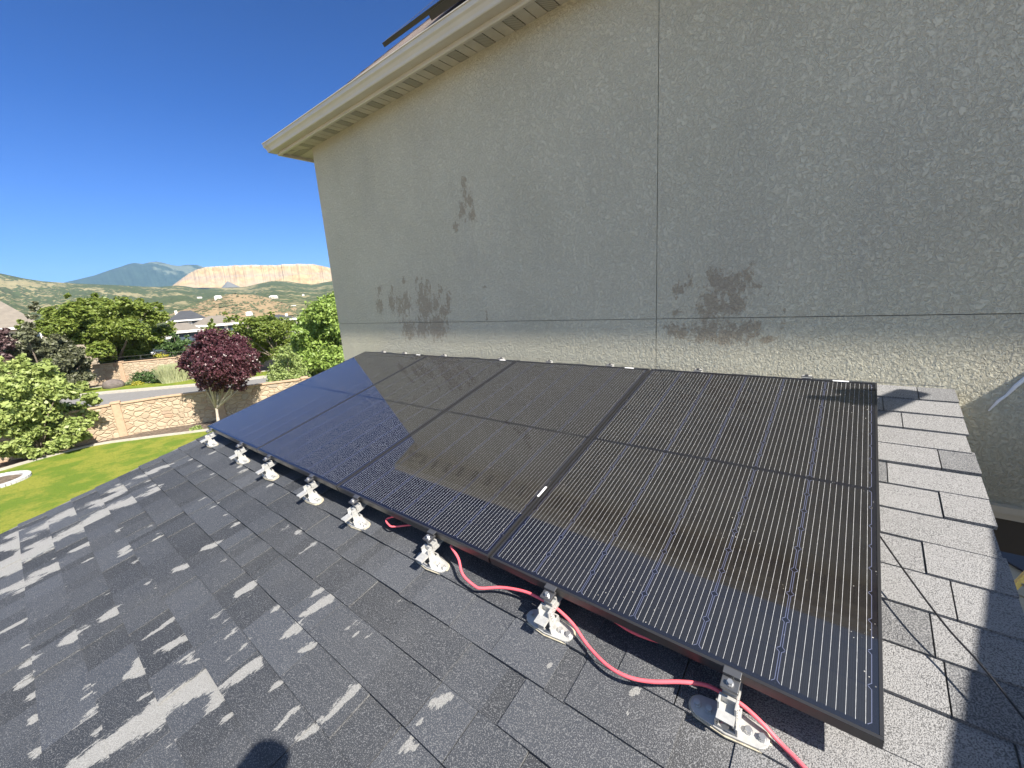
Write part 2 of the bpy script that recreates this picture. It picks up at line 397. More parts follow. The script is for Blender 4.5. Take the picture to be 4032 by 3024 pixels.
wallo = bpy.data.objects.new('stucco_wall', me); COL.objects.link(wallo); wallo.parent = house; WM[wallo] = Matrix.Identity(4)
b = MB()
b.box(((WX+9)/2, WY+.02+.10, 1.36), (9-WX-.02, .20, 3.17))
b.box((1.05, WY+.02+.1, -2.27), (4.1, .2, 4.05))
b.build('joint_backing', simple('joint_dark', (.34, .30, .24), .9), house)
b = MB(); b.box((WX+.10, 6, -.66), (.2, 8.0-.02, 7.22)); b.build('side_wall', M_ST2, house)
b = MB(); b.box((2.3, -.55, -2.75), (4.3, 4.6, 3.1)); b.build('porch_wall', M_ST2, house)
b = MB(); b.box((6.6, WY-.012, -.222), (4.2, .05, .035)); b.box((6.6, WY+.004, -.26), (4.2, .05, .03)); b.build('wall_base_trim', M_TRIM, house)
b = MB(); b.box((6.6, WY+.15, -.37), (4.2, .30, .18)); b.box((6.6, 4.2, -.31), (4.2, 3.8, .10)); b.build('overhang_soffit', M_BRN, house)
pts = [wallhit(3892, 1618, WY-.004), wallhit(3930, 1580, WY-.004), wallhit(3965, 1555, WY-.004), wallhit(4000, 1520, WY-.004), wallhit(4040, 1488, WY-.004), wallhit(4080, 1445, WY-.004)]
b = MB(); b.tube(pts, [.003, .007, .006, .009, .009, .006], 6); b.build('white_streak', simple('streak_white', (.8, .8, .8), .5), house)  # thin raised white streak slanting up the wall

# ------------------------------------------------------------------ eave: soffit, fascia, gutter
YF = 1.73; XF = -1.47
def sweep(profile, name, mat, xr=9.0, yb=10.0, closed=True, smooth=False):
    vs = []; n = len(profile)
    for (o, z) in profile: vs += [(xr, YF-o, z), (XF-o, YF-o, z), (XF-o, yb, z)]
    fs = []
    for i in range(n if closed else n-1):
        j = (i+1) % n
        fs += [(3*i, 3*j, 3*j+1, 3*i+1), (3*i+1, 3*j+1, 3*j+2, 3*i+2)]
    return MB().add(vs, fs).build(name, mat, house, smooth)
FZ = SZ-.012
gp = [(.001, FZ+.02), (.082, FZ+.02), (.088, FZ+.026), (.092, FZ+.045), (.105, FZ+.068), (.120, FZ+.082), (.122, FZ+.088), (.122, FZ+.118), (.130, FZ+.120), (.130, FZ+.128), (.118, FZ+.128), (.116, FZ+.116), (.112, FZ+.090), (.098, FZ+.076), (.086, FZ+.050), (.080, FZ+.030), (.004, FZ+.028)]
gut = sweep(gp, 'gutter', M_TRIM)
b = MB()                                              # mitre sleeve over the gutter corner
for ax in (0, 1):
    pr = [(o+.0025, z-(.002 if z < FZ+.03 else 0)) for o, z in gp[1:10]]
    if ax == 0: vs = [p for (o, z) in pr for p in ((XF-o, YF-o, z), (XF-o+.10, YF-o, z))]
    else: vs = [p for (o, z) in pr for p in ((XF-o, YF-o, z), (XF-o, YF-o+.10, z))]
    b.add(vs, [(2*i, 2*i+1, 2*i+3, 2*i+2) for i in range(len(pr)-1)])
bo = b.build('mitre_sleeve', M_TRIMD, gut)
fa = sweep([(.0, FZ+.12), (.0, FZ+.004), (.010, FZ-.004), (.012, FZ-.014), (.004, FZ-.020), (-.022, FZ-.018), (-.022, FZ+.12)], 'fascia', M_TRIM)
b = MB(); VP = []                                      # soffit boards, every third one perforated
pitch = .10; x = XF+.022; i = 0
def strip_x(mb, xa, xb, lo):
    ya = YF+.022
    # mitre line from (XF,YF) to (WX,WY)
    def ym(x): return YF+(x-XF)/(WX-XF)*(WY-YF) if x < WX else WY+.01
    mb.prism([(xa, ya), (xb, ya), (xb, max(ya+.001, ym(xb))), (xa, max(ya+.001, ym(xa)))], lo, SZ+.012)
while x < 8.9:
    q = b
    if i % 3 == 1: q = MB(); VP.append(q)
    strip_x(q, x, x+pitch-.009, SZ-.0)
    x += pitch; i += 1
y = YF+.05; i = 0
while y < 9.5:
    xa = XF+.022; t_ = lambda q: min(WX+.0, XF+(q-YF)/(WY-YF)*(WX-XF)) if q < WY else WX
    ya, yb = y, y+pitch-.007
    q = b
    if i % 3 == 1: q = MB(); VP.append(q)
    q.prism([(xa, ya), (max(xa+.001, t_(ya)-.006), ya), (max(xa+.001, t_(yb)-.006), yb), (xa, yb)], SZ, SZ+.012)
    y += pitch; i += 1
sof = b.build('soffit', M_TRIMD, house)
for q in VP: q.build('soffit_vent', M_VENT, sof)
MB().box(((9+XF)/2, (YF+WY)/2+.06, SZ+.020), (9-XF-.04, .36, .008)).box(((XF+WX)/2+.02, 5.9, SZ+.020), (.40, 8.0-.4, .008)).build('soffit_backing', M_GROOVE, house)

# ------------------------------------------------------------------ upper roof
TS = .90; ZR = FZ+.11; YR = YF-.06; XR = XF-.06; H = 3.2
def up(x, y, e=0): return (x, y, ZR+(y-YR)*TS+e)
vs = [(XR, YR, ZR), (9, YR, ZR), (9, YR+H, ZR+H*TS), (XR+H, YR+H, ZR+H*TS), (XR, 9, ZR), (XR+H, 9, ZR+H*TS)]
q = MB().add(vs, [(0, 1, 2, 3), (4, 0, 3, 5)]); 
uo = q.build('upper_roof', M_BR, house)
so = uo.modifiers.new('s', 'SOLIDIFY'); so.thickness = .02; so.offset = -1
b = MB()                                              # hip cap shingles
for i in range(26):
    a0 = i*.125; p0 = Vector((XR+a0, YR+a0, ZR+a0*TS+.012)); p1 = Vector((XR+a0+.15, YR+a0+.15, ZR+(a0+.15)*TS+.004))
    for sx, sy in ((.11, -.0), (-.0, .11)):
        e = Vector((sx, sy, -.012 if False else 0)); 
        b.add([p0, p0+e, p1+e, p1], [(0, 1, 2, 3)])
b.build('hip_cap', M_BR, uo)
b = MB(); nr = 9                                       # stepped edges of the brown shingles
for i in range(20):
    y0 = YR+i*.10
    b.add([up(XR+i*.10+.02, y0, .004), up(9, y0, .004), up(9, y0+.105, .000), up(XR+(i+1)*.10+.02, y0+.105, .000), up(XR+i*.10+.02, y0, -.006), up(9, y0, -.006)], [(0, 1, 2, 3), (4, 5, 1, 0)])
b.build('shingle_course', M_BR, uo)
# ------------------------------------------------------------------ solar panels
M_FR = simple('black_anodised_frame', (.05, .05, .053), .34, .6)
M_LAB = simple('white_sticker', (.75, .75, .74), .5)
PW, PL, GAP = 1.130, 1.722, .010
def mat_panel():
    t = NT('solar_cells'); uv = t.n('ShaderNodeUVMap').outputs[0]
    s = t.n('ShaderNodeSeparateXYZ'); t.set(s.inputs[0], uv); u, v = s.outputs[0], s.outputs[1]
    mu = .010; cu = (PW-.016-2*mu)/6; mv = .012; mid = .016; cv = (PL-.016-2*mv-mid)/18
    uu = t.math('DIVIDE', t.math('SUBTRACT', u, mu), cu)
    half = (PL-.016)/2
    up_ = t.math('GREATER_THAN', v, half)
    vv = t.math('SUBTRACT', t.math('SUBTRACT', v, mv), t.math('MULTIPLY', up_, mid))
    vv = t.math('DIVIDE', vv, cv)
    fu = t.math('FRACT', uu); fv = t.math('FRACT', vv)
    du = t.math('MULTIPLY', t.math('MINIMUM', fu, t.math('SUBTRACT', 1.0, fu)), cu)    # metres to the cell edge
    dv = t.math('MULTIPLY', t.math('MINIMUM', fv, t.math('SUBTRACT', 1.0, fv)), cv)
    inm = t.math('MULTIPLY', t.math('GREATER_THAN', uu, 0.0), t.math('LESS_THAN', uu, 6.0))
    cen = t.math('ABSOLUTE', t.math('SUBTRACT', v, half))
    inv = t.math('MULTIPLY', t.math('GREATER_THAN', cen, mid/2), t.math('LESS_THAN', cen, half-mv))
    ins = t.math('MULTIPLY', inm, inv)
    cell = t.math('MULTIPLY', t.math('GREATER_THAN', du, .0018), t.math('GREATER_THAN', dv, .0011))
    cell = t.math('MULTIPLY', cell, t.math('GREATER_THAN', t.math('ADD', du, dv), .0095))   # clipped corners
    cell = t.math('MULTIPLY', cell, ins)
    rim = t.math('MULTIPLY', t.math('MAXIMUM', t.math('LESS_THAN', du, .0032), t.math('LESS_THAN', t.math('ADD', du, dv), .0115)), cell)
    # ten busbars per cell
    fb = t.math('FRACT', t.math('MULTIPLY', t.math('DIVIDE', t.math('SUBTRACT', t.math('MULTIPLY', fu, cu), .004), cu-.008), 10.0))
    db = t.math('MULTIPLY', t.math('ABSOLUTE', t.math('SUBTRACT', fb, .5)), cu/10)
    dots = t.noise(t.mapv(uv, (400, 90, 1)), 1.0, 2, .6)
    wv = t.math('ADD', .00012, t.math('MULTIPLY', dots, .00048))
    bus = t.math('MULTIPLY', t.math('LESS_THAN', db, wv), t.math('MULTIPLY', inm, inv))
    bus = t.math('MULTIPLY', bus, t.math('GREATER_THAN', du, .003))
    cellid = t.n('ShaderNodeTexWhiteNoise', noise_dimensions='2D')
    cb = t.n('ShaderNodeCombineXYZ'); t.set(cb.inputs[0], t.math('FLOOR', uu)); t.set(cb.inputs[1], t.math('FLOOR', vv)); t.set(cellid.inputs['Vector'], cb.outputs[0])
    dust = t.noise(t.obj(), 5, 5, .7)
    cc = t.mix(cellid.outputs[0], c4(.009, .008, .0075), c4(.013, .012, .011))
    cc = t.mix(t.math('MULTIPLY', t.step(dust, .35, .8), .5), cc, c4(.020, .019, .018))
    fing = t.math('FRACT', t.math('MULTIPLY', fu, 40.0))
    cc = t.mix(t.math('MULTIPLY', t.math('LESS_THAN', fing, .3), .35), cc, c4(.024, .024, .032))
    col = t.mix(cell, c4(.008, .008, .012), cc)
    col = t.mix(rim, col, c4(.10, .11, .17))
    col = t.mix(bus, col, c4(.52, .52, .52))
    sp = t.n('ShaderNodeTexVoronoi', feature='F1'); t.set(sp.inputs['Vector'], uv); sp.inputs['Scale'].default_value = 55
    pn = t.noise(uv, 3.0, 3, .7)
    spk = t.math('MULTIPLY', t.math('LESS_THAN', sp.outputs['Distance'], .09), t.step(pn, .50, .62))
    col = t.mix(t.math('MULTIPLY', spk, .8), col, c4(.6, .58, .52))
    t.col(col); t.rough(.5); t.b.inputs['Specular IOR Level'].default_value = .0
    t.b.inputs['Coat Weight'].default_value = 1.0; t.b.inputs['Coat Roughness'].default_value = .035; t.b.inputs['Coat IOR'].default_value = 1.9
    return t.m
M_PV = mat_panel()
def panel(loc_m, label, group, sticker=True, under=False):
    o = thing('solar_panel', label, 'solar panel', loc_m, group)
    b = MB(); t = .035; lip = .008
    w, l = PW, PL
    M = loc_m
    b.box((w/2, lip/2, -t/2), (w, lip, t), M); b.box((w/2, l-lip/2, -t/2), (w, lip, t), M)
    b.box((lip/2, l/2, -t/2), (lip, l-2*lip-.0004, t), M); b.box((w-lip/2, l/2, -t/2), (lip, l-2*lip-.0004, t), M)
    for xx, yy, dx, dy in ((w/2, .018, w-.03, .03), (w/2, l-.018, w-.03, .03)): b.box((xx, yy, -t+.0008), (dx-.01, dy-.014, .0014), M)
    b.build('frame', M_FR, o, bevel=.0012)
    me = bpy.data.meshes.new('glass'); a = lip; z = -.0016
    me.from_pydata([(a, a, z), (w-a, a, z), (w-a, l-a, z), (a, l-a, z), (a, a, z-.004), (w-a, a, z-.004), (w-a, l-a, z-.004), (a, l-a, z-.004)], [], [(0, 1, 2, 3), (7, 6, 5, 4)])
    uvl = me.uv_layers.new(name='UVMap')
    for li, (uu, vv) in enumerate([(0, 0), (w-2*a, 0), (w-2*a, l-2*a), (0, l-2*a)]*2): uvl.data[li].uv = (uu, vv)
    me.materials.append(M_PV); g = bpy.data.objects.new('cell_glass', me); COL.objects.link(g); g.parent = o
    if sticker:
        MB().box((w-.14, l-.0065, .0006), (.065, .011, .0012), M).build('sticker', M_LAB, o)
    return o
RG = 'black solar panels side by side on the low roof'
labs = ['leftmost black solar panel mirroring the blue sky, above the lawn', 'second black solar panel from the left, half blue with sky reflection',
        'third black solar panel from the left, dark with sky along its bottom edge', 'rightmost and nearest black solar panel beside the pale shingle strip']
for i in range(4):
    o = panel(RT @ Matrix.Translation((i*(PW+GAP)+.005, 0, 0)), labs[i], RG)
    if i == 2: MB().box((PW-.006, .40, .0006), (.010, .07, .0012), WM[o]).build('sticker', M_LAB, o)

# ------------------------------------------------------------------ roof brackets
M_AL = simple('galvanised_mount', (.42, .42, .41), .42, .35, 60, .12)
M_BLK = simple('dark_clamp_steel', (.16, .16, .165), .32, .75)
M_BOLT = simple('steel_bolt', (.5, .5, .5), .3, .8)
M_SEAL = simple('dried_sealant', (.42, .38, .29), .9, 0, 60, .3)
def hexpts(cx_, cy_, r): return [(cx_+r*cos(k*pi/3+.3), cy_+r*sin(k*pi/3+.3)) for k in range(6)]
def foot(M, label, group, arm=.06):
    o = thing('mounting_foot', label, 'bracket', M @ Matrix.Translation((0, 0, -HN)), group)
    B = M @ Matrix.Translation((0, 0, -HN)); D = HN                      # local z up from the shingle
    b = MB(); cy = -.052
    st = [(0, 0)]
    st = [(.064+.028*cos(a), cy+.028*sin(a)) for a in np.linspace(-pi/2, pi/2, 10)]+[(.0, cy+.035)]+[(-.064+.028*cos(a), cy+.028*sin(a)) for a in np.linspace(pi/2, 3*pi/2, 10)]+[(.0, cy-.035)]
    b.prism(st, .004, .011, B); base = b.build('base_plate', M_AL, o, bevel=.001)
    b = MB(); b.prism([(x*1.06, (y-cy)*1.1+cy) for x, y in st], -.002, .0038, B); b.build('sealant', M_SEAL, base)
    for bx in (-.076, -.046, .046, .076):
        b = MB(); b.prism([(bx+.0105*cos(k*pi/6), cy+.0105*sin(k*pi/6)) for k in range(12)], .0112, .0135, B); b.prism(hexpts(bx, cy, .0082), .0136, .0215, B); b.build('bolt', M_BOLT, base)
    b = MB()                                                             # open box and ribbed post
    for sx in (-1, 1): b.box((sx*.0245, cy, .026), (.005, .056, .030), B)
    b.box((0, cy+.026, .026), (.0438, .005, .030), B); b.box((0, cy-.026, .016), (.0438, .005, .010), B)
    b.box((.0, cy+.010, .060), (.034, .008, .066), B)
    for sx in (-1, 1): b.add([tuple(B @ Vector(p)) for p in [(sx*.017, cy+.014, .012), (sx*.017, cy+.014, .094), (sx*.017, cy-.012, .094), (sx*.017, cy-.024, .012), (sx*.022, cy+.014, .012), (sx*.022, cy+.014, .094), (sx*.022, cy-.012, .094), (sx*.022, cy-.024, .012)]], [(0,1,2,3),(7,6,5,4),(0,4,5,1),(1,5,6,2),(2,6,7,3),(3,7,4,0)])
    for k in range(5): b.box((.0228, cy+.002, .036+.012*k), (.003, .012, .005), B)
    post = b.build('post', M_AL, o, bevel=.0006)
    b = MB(); b.prism([(.0+.010*cos(k*pi/6), .052+.010*sin(k*pi/6)) for k in range(12)], .010, .0135, B @ Matrix.Translation((0, cy-.026, 0)) @ Matrix.Rotation(R(90), 4, 'X')); b.build('bolt', M_BOLT, post)
    b = MB(); zt = D-.058                                                # short rail that the clamp slides on
    b.box((0, cy-.005-arm/2, zt-.004), (.040, .060+arm, .0035), B); b.box((0, .05, zt-.004), (.040, .150, .0034), B)
    for sx in (-1, 1): b.box((sx*.0185, cy+.012-arm/2, zt-.009), (.003, .094+arm, .0065), B)
    b.build('rail', M_AL, o)
    b = MB(); b.box((0, -.018, zt+.008), (.034, .030, .018), B); b.box((0, -.006, zt+.022), (.036, .006, .012), B); b.box((0, -.030, zt+.020), (.034, .004, .012), B)
    b.build('clamp_body', M_AL, o, bevel=.001)
    b = MB(); b.box((0, -.022, D-.010), (.042, .040, .010), B); b.box((0, -.001, D+.0035), (.042, .020, .004), B); b.box((0, -.009, D-.001), (.042, .004, .008), B)
    cl = b.build('clamp', M_BLK, o, bevel=.0015)
    b = MB(); b.prism([(.009*cos(k*pi/6), -.026+.009*sin(k*pi/6)) for k in range(12)], D-.0048, D-.003, B); b.prism(hexpts(0, -.026, .007), D-.0029, D+.005, B); b.build('bolt', M_BOLT, cl)
    return o
FG = 'metal feet clamping the bottom edge of the solar panels'
fx = [.146, .869, 1.387, 2.006, 2.499, 3.098, 3.711, 4.265]
fl = ['silver foot at the bottom left corner of the leftmost solar panel, nearest the lawn',
 'silver foot near the right end of the leftmost solar panel, second from the lawn',
 'silver foot under the left part of the second solar panel, third from the lawn',
 'silver foot near the right end of the second solar panel, fourth from the lawn',
 'silver foot under the third solar panel, just left of the short pink cable',
 'silver foot at the third solar panel right where the long pink cable comes out',
 'silver foot under the left part of the nearest solar panel, pink cable behind it',
 'largest and nearest silver foot, under the right part of the nearest solar panel']
for i, (x, l) in enumerate(zip(fx, fl)):
    foot(RT @ Matrix.Translation((x, -.006, 0)), l, FG, [.03, .03, .03, .03, .025, .02, .012, .004][i])
TG = 'clamps along the top edge of the solar panels'
tl = ['leftmost', 'second', 'third', 'fourth', 'fifth', 'sixth', 'seventh', 'rightmost']
for i, (x, y) in enumerate([(.339, 1.779), (.73, 1.73), (1.36, 1.722), (2.10, 1.703), (2.60, 1.709), (3.12, 1.705), (3.715, 1.687), (4.27, 1.691)]):
    B = RT @ Matrix.Translation((x, PL+.004, 0))
    o = thing('top_clamp', 'small dark clamp on the solar panels top edge, %s from the left' % tl[i], 'clamp', B, TG)
    MB().box((0, .012, .0035), (.042, .034, .004), B).box((0, .020, -.05), (.040, .030, .10), B).build('clamp_body', M_AL, o, bevel=.001)
    b = MB(); b.prism(hexpts(0, .016, .008), .0056, .014, B); b.box((0, .004, .0065), (.05, .012, .0018), B); b.build('bolt', M_BLK, o)

# ------------------------------------------------------------------ cables
def smooth_path(P, n=8):
    P = [np.array(p, float) for p in P]; P = [2*P[0]-P[1]]+P+[2*P[-1]-P[-2]]; out = []
    for i in range(1, len(P)-2):
        for t in np.linspace(0, 1, n, endpoint=False):
            a, b_, c, d = P[i-1:i+3]
            out.append(.5*((2*b_)+(-a+c)*t+(2*a-5*b_+4*c-d)*t*t+(-a+3*b_-3*c+d)*t**3))
    out.append(P[-2]); return out
def rp(u, v, n): return RTn @ np.array([u, v, n])
def pxn(x, y, n): h = -n; q = roofhit(x, y, h); return rp(q[0], q[1], n)
M_RED = simple('red_cable', (.74, .12, .15), .55, 0, 40, .08)
M_BC = simple('black_wire', (.015, .015, .017), .4)
# visible loop traced at real heights above the shingles
S5 = 1400/2212
def s5(x, y): return 1900+x*S5, 2000+y*S5
path = [pxn(1776, 2152, -.05), pxn(1805, 2200, -.07), pxn(1822, 2262, -.085), pxn(1870, 2308, -.095), pxn(*s5(0, 500), -.095), pxn(*s5(120, 495), -.09), pxn(*s5(260, 520), -.08), pxn(*s5(370, 570), -.075),
        pxn(*s5(460, 625), -.08), pxn(*s5(560, 720), -.095), pxn(*s5(650, 850), -.105), pxn(*s5(770, 975), -.10), pxn(*s5(900, 1050), -.095), pxn(*s5(1050, 1080), -.09), pxn(*s5(1230, 1082), -.085),
        pxn(*s5(1380, 1100), -.085), pxn(*s5(1490, 1150), -.085), pxn(*s5(1620, 1230), -.09), pxn(*s5(1740, 1340), -.10), pxn(*s5(1850, 1460), -.115), pxn(*s5(1960, 1570), -.115), pxn(*s5(2080, 1700), -.115), pxn(3330, 3200, -.118)]
P_ = smooth_path(path)
# first end goes back up under the panel
P_ = smooth_path([P_[0]+np.array([-.05, .18, .02]), P_[0]+np.array([-.02, .06, .012]), P_[0]], 5)[:-1]+P_
o = MB().tube(P_, .0055, 10).build('cable', M_RED, None, True); setp(o, 'pink red cable looping out from under the nearest solar panels across the dark shingles', 'cable')
pa = [rp(2.88, .10, -.06), pxn(1529, 2040, -.075), pxn(1535, 2070, -.085), pxn(1560, 2073, -.088), pxn(1598, 2069, -.088), rp(3.0, .12, -.09)]
o = MB().tube(smooth_path(pa), .0045, 8).build('cable', M_RED, None, True); setp(o, 'short bit of pink cable hanging under the bottom edge of the third solar panel', 'cable')
pa = [rp(3.50, -.01+.03, -.05), rp(3.60, .03, -.075), rp(3.70, .045, -.085), rp(3.86, .04, -.078), rp(3.98, .03, -.09), rp(4.12, .035, -.07), rp(4.26, .04, -.085), rp(4.40, .035, -.07), rp(4.50, .06, -.08)]
o = MB().tube(smooth_path(pa), .006, 8).build('cable', M_RED, None, True); setp(o, 'shaded red cable running in the dark gap under the nearest solar panel', 'cable')
# thin black wire over the pale shingle strip
wp = [pxn(3420, 2046, -.062), pxn(3490, 2147, -.062), pxn(3578, 2271, -.062), pxn(3723, 2463, -.066), pxn(3864, 2619, -.07), pxn(4030, 2827, -.075), pxn(4200, 3050, -.075)]
o = MB().tube(smooth_path(wp), .0026, 6).build('wire', M_BC, None, True); setp(o, 'thin black wire slanting over the pale shingles right of the nearest solar panel', 'wire')

# ------------------------------------------------------------------ solar panels on the upper roof
nU = np.array([0, -TS, 1.0]); nU /= np.linalg.norm(nU); ang = math.atan(TS)
oe = .15; d = ray(1504, 170); p0 = np.array([XR, YR, ZR])+nU*oe; P0 = CAM+d*((1.76-CAM[1])/d[1])
UB = Matrix.Translation(P0) @ Matrix.Rotation(ang, 4, 'X')
UG = 'solar panels on the upper roof'
ul = ['solar panel nearest the left corner of the upper roof, above the gutter', 'solar panel on the upper roof, second from the left corner', 'solar panel on the upper roof, third from the left corner', 'solar panel on the upper roof, fourth from the left corner']
for i in range(4):
    panel(UB @ Matrix.Translation((i*(PW+.015), 0, 0)), ul[i], UG, sticker=False)
b = MB(); b.box((2.6, -.002-.012, -.045), (3.9, .022, .055), UB); 
o = b.build('skirt', M_FR); setp(o, 'black skirt rail along the lower edge of the upper roof solar panels', 'rail')
for i, xx in enumerate((1.05, 2.3)):
    B = UB @ Matrix.Translation((xx, .03, -.14))
    o = thing('rail_foot', ['small dark bracket holding the upper solar panels, left of the two', 'small dark bracket holding the upper solar panels, right of the two'][i], 'bracket', B, 'brackets under the upper roof solar panels')
    MB().box((0, .03, .006), (.06, .10, .012), B).box((0, 0, .06), (.012, .05, .10), B).build('l_foot', M_BLK, o); MB().prism(hexpts(.0, .03, .01), .0122, .024, B).build('bolt', M_BOLT, o)
# ------------------------------------------------------------------ ground, lawn, road
GZ = -4.3
def poly_sheet(name, pts, z, mat, kind='structure', label=None, cat=None, thick=0):
    b = MB()
    P = [(p[0], p[1]) for p in pts]
    if thick: b.prism(P, z-thick, z)
    else: b.add([(x, y, z) for x, y in P], [tuple(range(len(P)))])
    o = b.build(name, mat); return setp(o, label, cat, None, kind)
def mat_grass(name, a, b_, c):
    t = NT(name); p = t.pos()
    n1 = t.noise(p, 1.1, 5, .65); n2 = t.noise(p, 14, 4, .7); n3 = t.noise(p, 60, 2, .6)
    col = t.mix(t.step(n1, .40, .62), c4(*a), c4(*b_)); col = t.mix(t.math('MULTIPLY', t.step(n2, .42, .68), .6), col, c4(*c))
    t.col(col); t.rough(.85); t.b.inputs['Specular IOR Level'].default_value = .2
    t.bump(t.math('ADD', n2, n3), 1.0, .03); return t.m
M_DIRT = simple('dry_earth', (.26, .21, .14), .95, 0, .25, .3)
M_LAWN = mat_grass('lawn_grass', (.115, .175, .018), (.23, .235, .035), (.085, .14, .014))
M_MULCH = simple('bark_mulch', (.10, .075, .055), .95, 0, 9, .7, .8)
M_CONC = simple('pale_concrete', (.34, .315, .27), .85, 0, 6, .12)
M_ASPH = simple('asphalt_road', (.17, .165, .16), .9, 0, 5, .12)
o = poly_sheet('ground', [(-6800, -6800), (2000, -6800), (2000, 6800), (-6800, 6800)], GZ-.05, M_DIRT)
cu = [ground(x, y, GZ) for x, y in [(0, 1440), (260, 1365), (560, 1290), (880, 1245), (1240, 1200)]]
cu = [np.array([-18.6, -7, GZ]), np.array([-19.5, -4, GZ])]+cu+[np.array([-15.5, 8.5, GZ]), np.array([-12, 12, GZ])]
cu = smooth_path(cu, 6)
lawn = poly_sheet('lawn', [(p[0], p[1]) for p in cu]+[(0, 12), (0, -7)], GZ+.012, M_LAWN)
wl = [np.array([-21.9, -14, GZ]), np.array([-21.75, -2.0, GZ]), np.array([-21.55, .68, GZ]), np.array([-21.55, 1.41, GZ]), np.array([-21.15, 3.26, GZ]), np.array([-20.3, 4.8, GZ]), np.array([-18.9, 7.6, GZ]), np.array([-17.3, 10.6, GZ]), np.array([-15.6, 13.8, GZ])]
poly_sheet('planting_bed', [(p[0]+.0, p[1]) for p in cu]+[(-8, 18), (-15.6, 13.8)]+[(p[0]-.1, p[1]) for p in wl[::-1]]+[(-18, -14)], GZ+.004, M_MULCH)
b = MB()                                              # concrete mowing edge
C2 = [np.array(p) for p in cu]
for i in range(len(C2)-1):
    a, c = C2[i], C2[i+1]; t = (c-a)/np.linalg.norm(c-a); n_ = np.array([-t[1], t[0], 0])
    if i == 0: L0 = (a, n_)
    nx = C2[min(i+2, len(C2)-1)]-C2[i]; nx /= np.linalg.norm(nx); n2 = np.array([-nx[1], nx[0], 0])
    n0 = L0[1]; L0 = (c, n2)
    q = [a-n0*.07, c-n2*.07, c+n2*.15, a+n0*.15]
    b.add([(*p[:2], GZ+.07) for p in q]+[(*p[:2], GZ) for p in q], [(0, 1, 2, 3), (0, 4, 5, 1), (2, 6, 7, 3)])
setp(b.build('lawn_edging', M_CONC), 'pale concrete edging curving between the lawn and the bark bed', 'edging')
# tree well
t0 = np.array([-18.35, -2.25, GZ]); rr = .85
b = MB()
for k in range(44):
    a = 2*pi*k/44; M = Matrix.Translation((t0[0]+rr*cos(a), t0[1]+rr*sin(a), GZ+.05)) @ Matrix.Rotation(a, 4, 'Z')
    b.box((0, 0, 0), (.20, .105, .11), M)
setp(b.build('paver_ring', simple('grey_pavers', (.42, .42, .42), .8, 0, 5, .15)), 'ring of small grey pavers round a bark circle in the lawn', 'tree ring')
poly_sheet('bark_circle', [(t0[0]+.76*cos(k*pi/16), t0[1]+.76*sin(k*pi/16)) for k in range(32)], GZ+.03, M_MULCH)
# road and what is beyond it
fk = [np.array([-60, -28, GZ]), np.array([-38.4, 2.8, GZ]), np.array([-33.6, 7.8, GZ]), np.array([-31.6, 11.8, GZ]), np.array([-27, 22, GZ]), np.array([-20, 40, GZ])]
poly_sheet('road', [(p[0]-.3, p[1]) for p in wl]+[(-6, 40)]+[(p[0], p[1]) for p in fk[::-1]]+[(-30, -28)], GZ+.004, M_ASPH)
def strip(name, line, o1, o2, z, mat, kind='structure', label=None, cat=None):
    L, Rr = [], []
    for i, p in enumerate(line):
        t = line[min(i+1, len(line)-1)]-line[max(i-1, 0)]; t = t/np.linalg.norm(t); n_ = np.array([-t[1], t[0], 0])
        L.append(p+n_*o1); Rr.append(p+n_*o2)
    b = MB(); n = len(line)
    b.add([(*p[:2], z) for p in L]+[(*p[:2], z) for p in Rr]+[(*p[:2], GZ) for p in L], [(i, i+1, n+i+1, n+i) for i in range(n-1)]+[(i, 2*n+i, 2*n+i+1, i+1) for i in range(n-1)])
    o = b.build(name, mat); return setp(o, label, cat, None, kind)
strip('kerb', fk, 0, .75, GZ+.12, M_CONC)
strip('verge', fk, .75, 3.4, GZ+.11, M_LAWN)
setp(strip('border_edging', fk, 3.4, 3.65, GZ+.16, M_CONC, None), 'pale concrete edging behind the grass verge across the road', 'edging')
strip('far_bed', fk, 3.65, 9, GZ+.10, M_MULCH)

# ------------------------------------------------------------------ river stone walls
def mat_stones():
    t = NT('cast_river_stone'); p = t.pos()
    w = t.n('ShaderNodeTexNoise'); t.set(w.inputs['Vector'], p); w.inputs['Scale'].default_value = 2.5
    mv = t.n('ShaderNodeVectorMath', operation='MULTIPLY_ADD'); t.set(mv.inputs[0], w.outputs['Color']); mv.inputs[1].default_value = (.28, .28, .28); t.set(mv.inputs[2], t.mapv(p, (1.0, 1.0, 1.45)))
    v = t.n('ShaderNodeTexVoronoi', feature='DISTANCE_TO_EDGE'); t.set(v.inputs['Vector'], mv.outputs[0]); v.inputs['Scale'].default_value = 3.3; 
    v2 = t.n('ShaderNodeTexVoronoi', feature='F1'); t.set(v2.inputs['Vector'], mv.outputs[0]); v2.inputs['Scale'].default_value = 3.3
    sx = t.n('ShaderNodeSeparateColor'); t.set(sx.inputs[0], v2.outputs['Color'])
    c = t.ramp(sx.outputs[0], [(.0, (.47, .37, .26)), (.35, (.52, .42, .30)), (.6, (.56, .46, .33)), (.8, (.44, .35, .25)), (.93, (.46, .31, .21)), (1, (.38, .34, .27))])
    c = t.mix(.40, c, c4(.12, .09, .06))
    e = t.step(v.outputs['Distance'], .01, .05)
    t.col(t.mix(e, c4(.33, .25, .17), c)); t.rough(.9)
    t.bump(t.step(v.outputs['Distance'], .0, .14), .8, .04); return t.m
M_STN = mat_stones(); M_CAP = simple('cast_wall_cap', (.36, .255, .17), .85, 0, 6, .12)
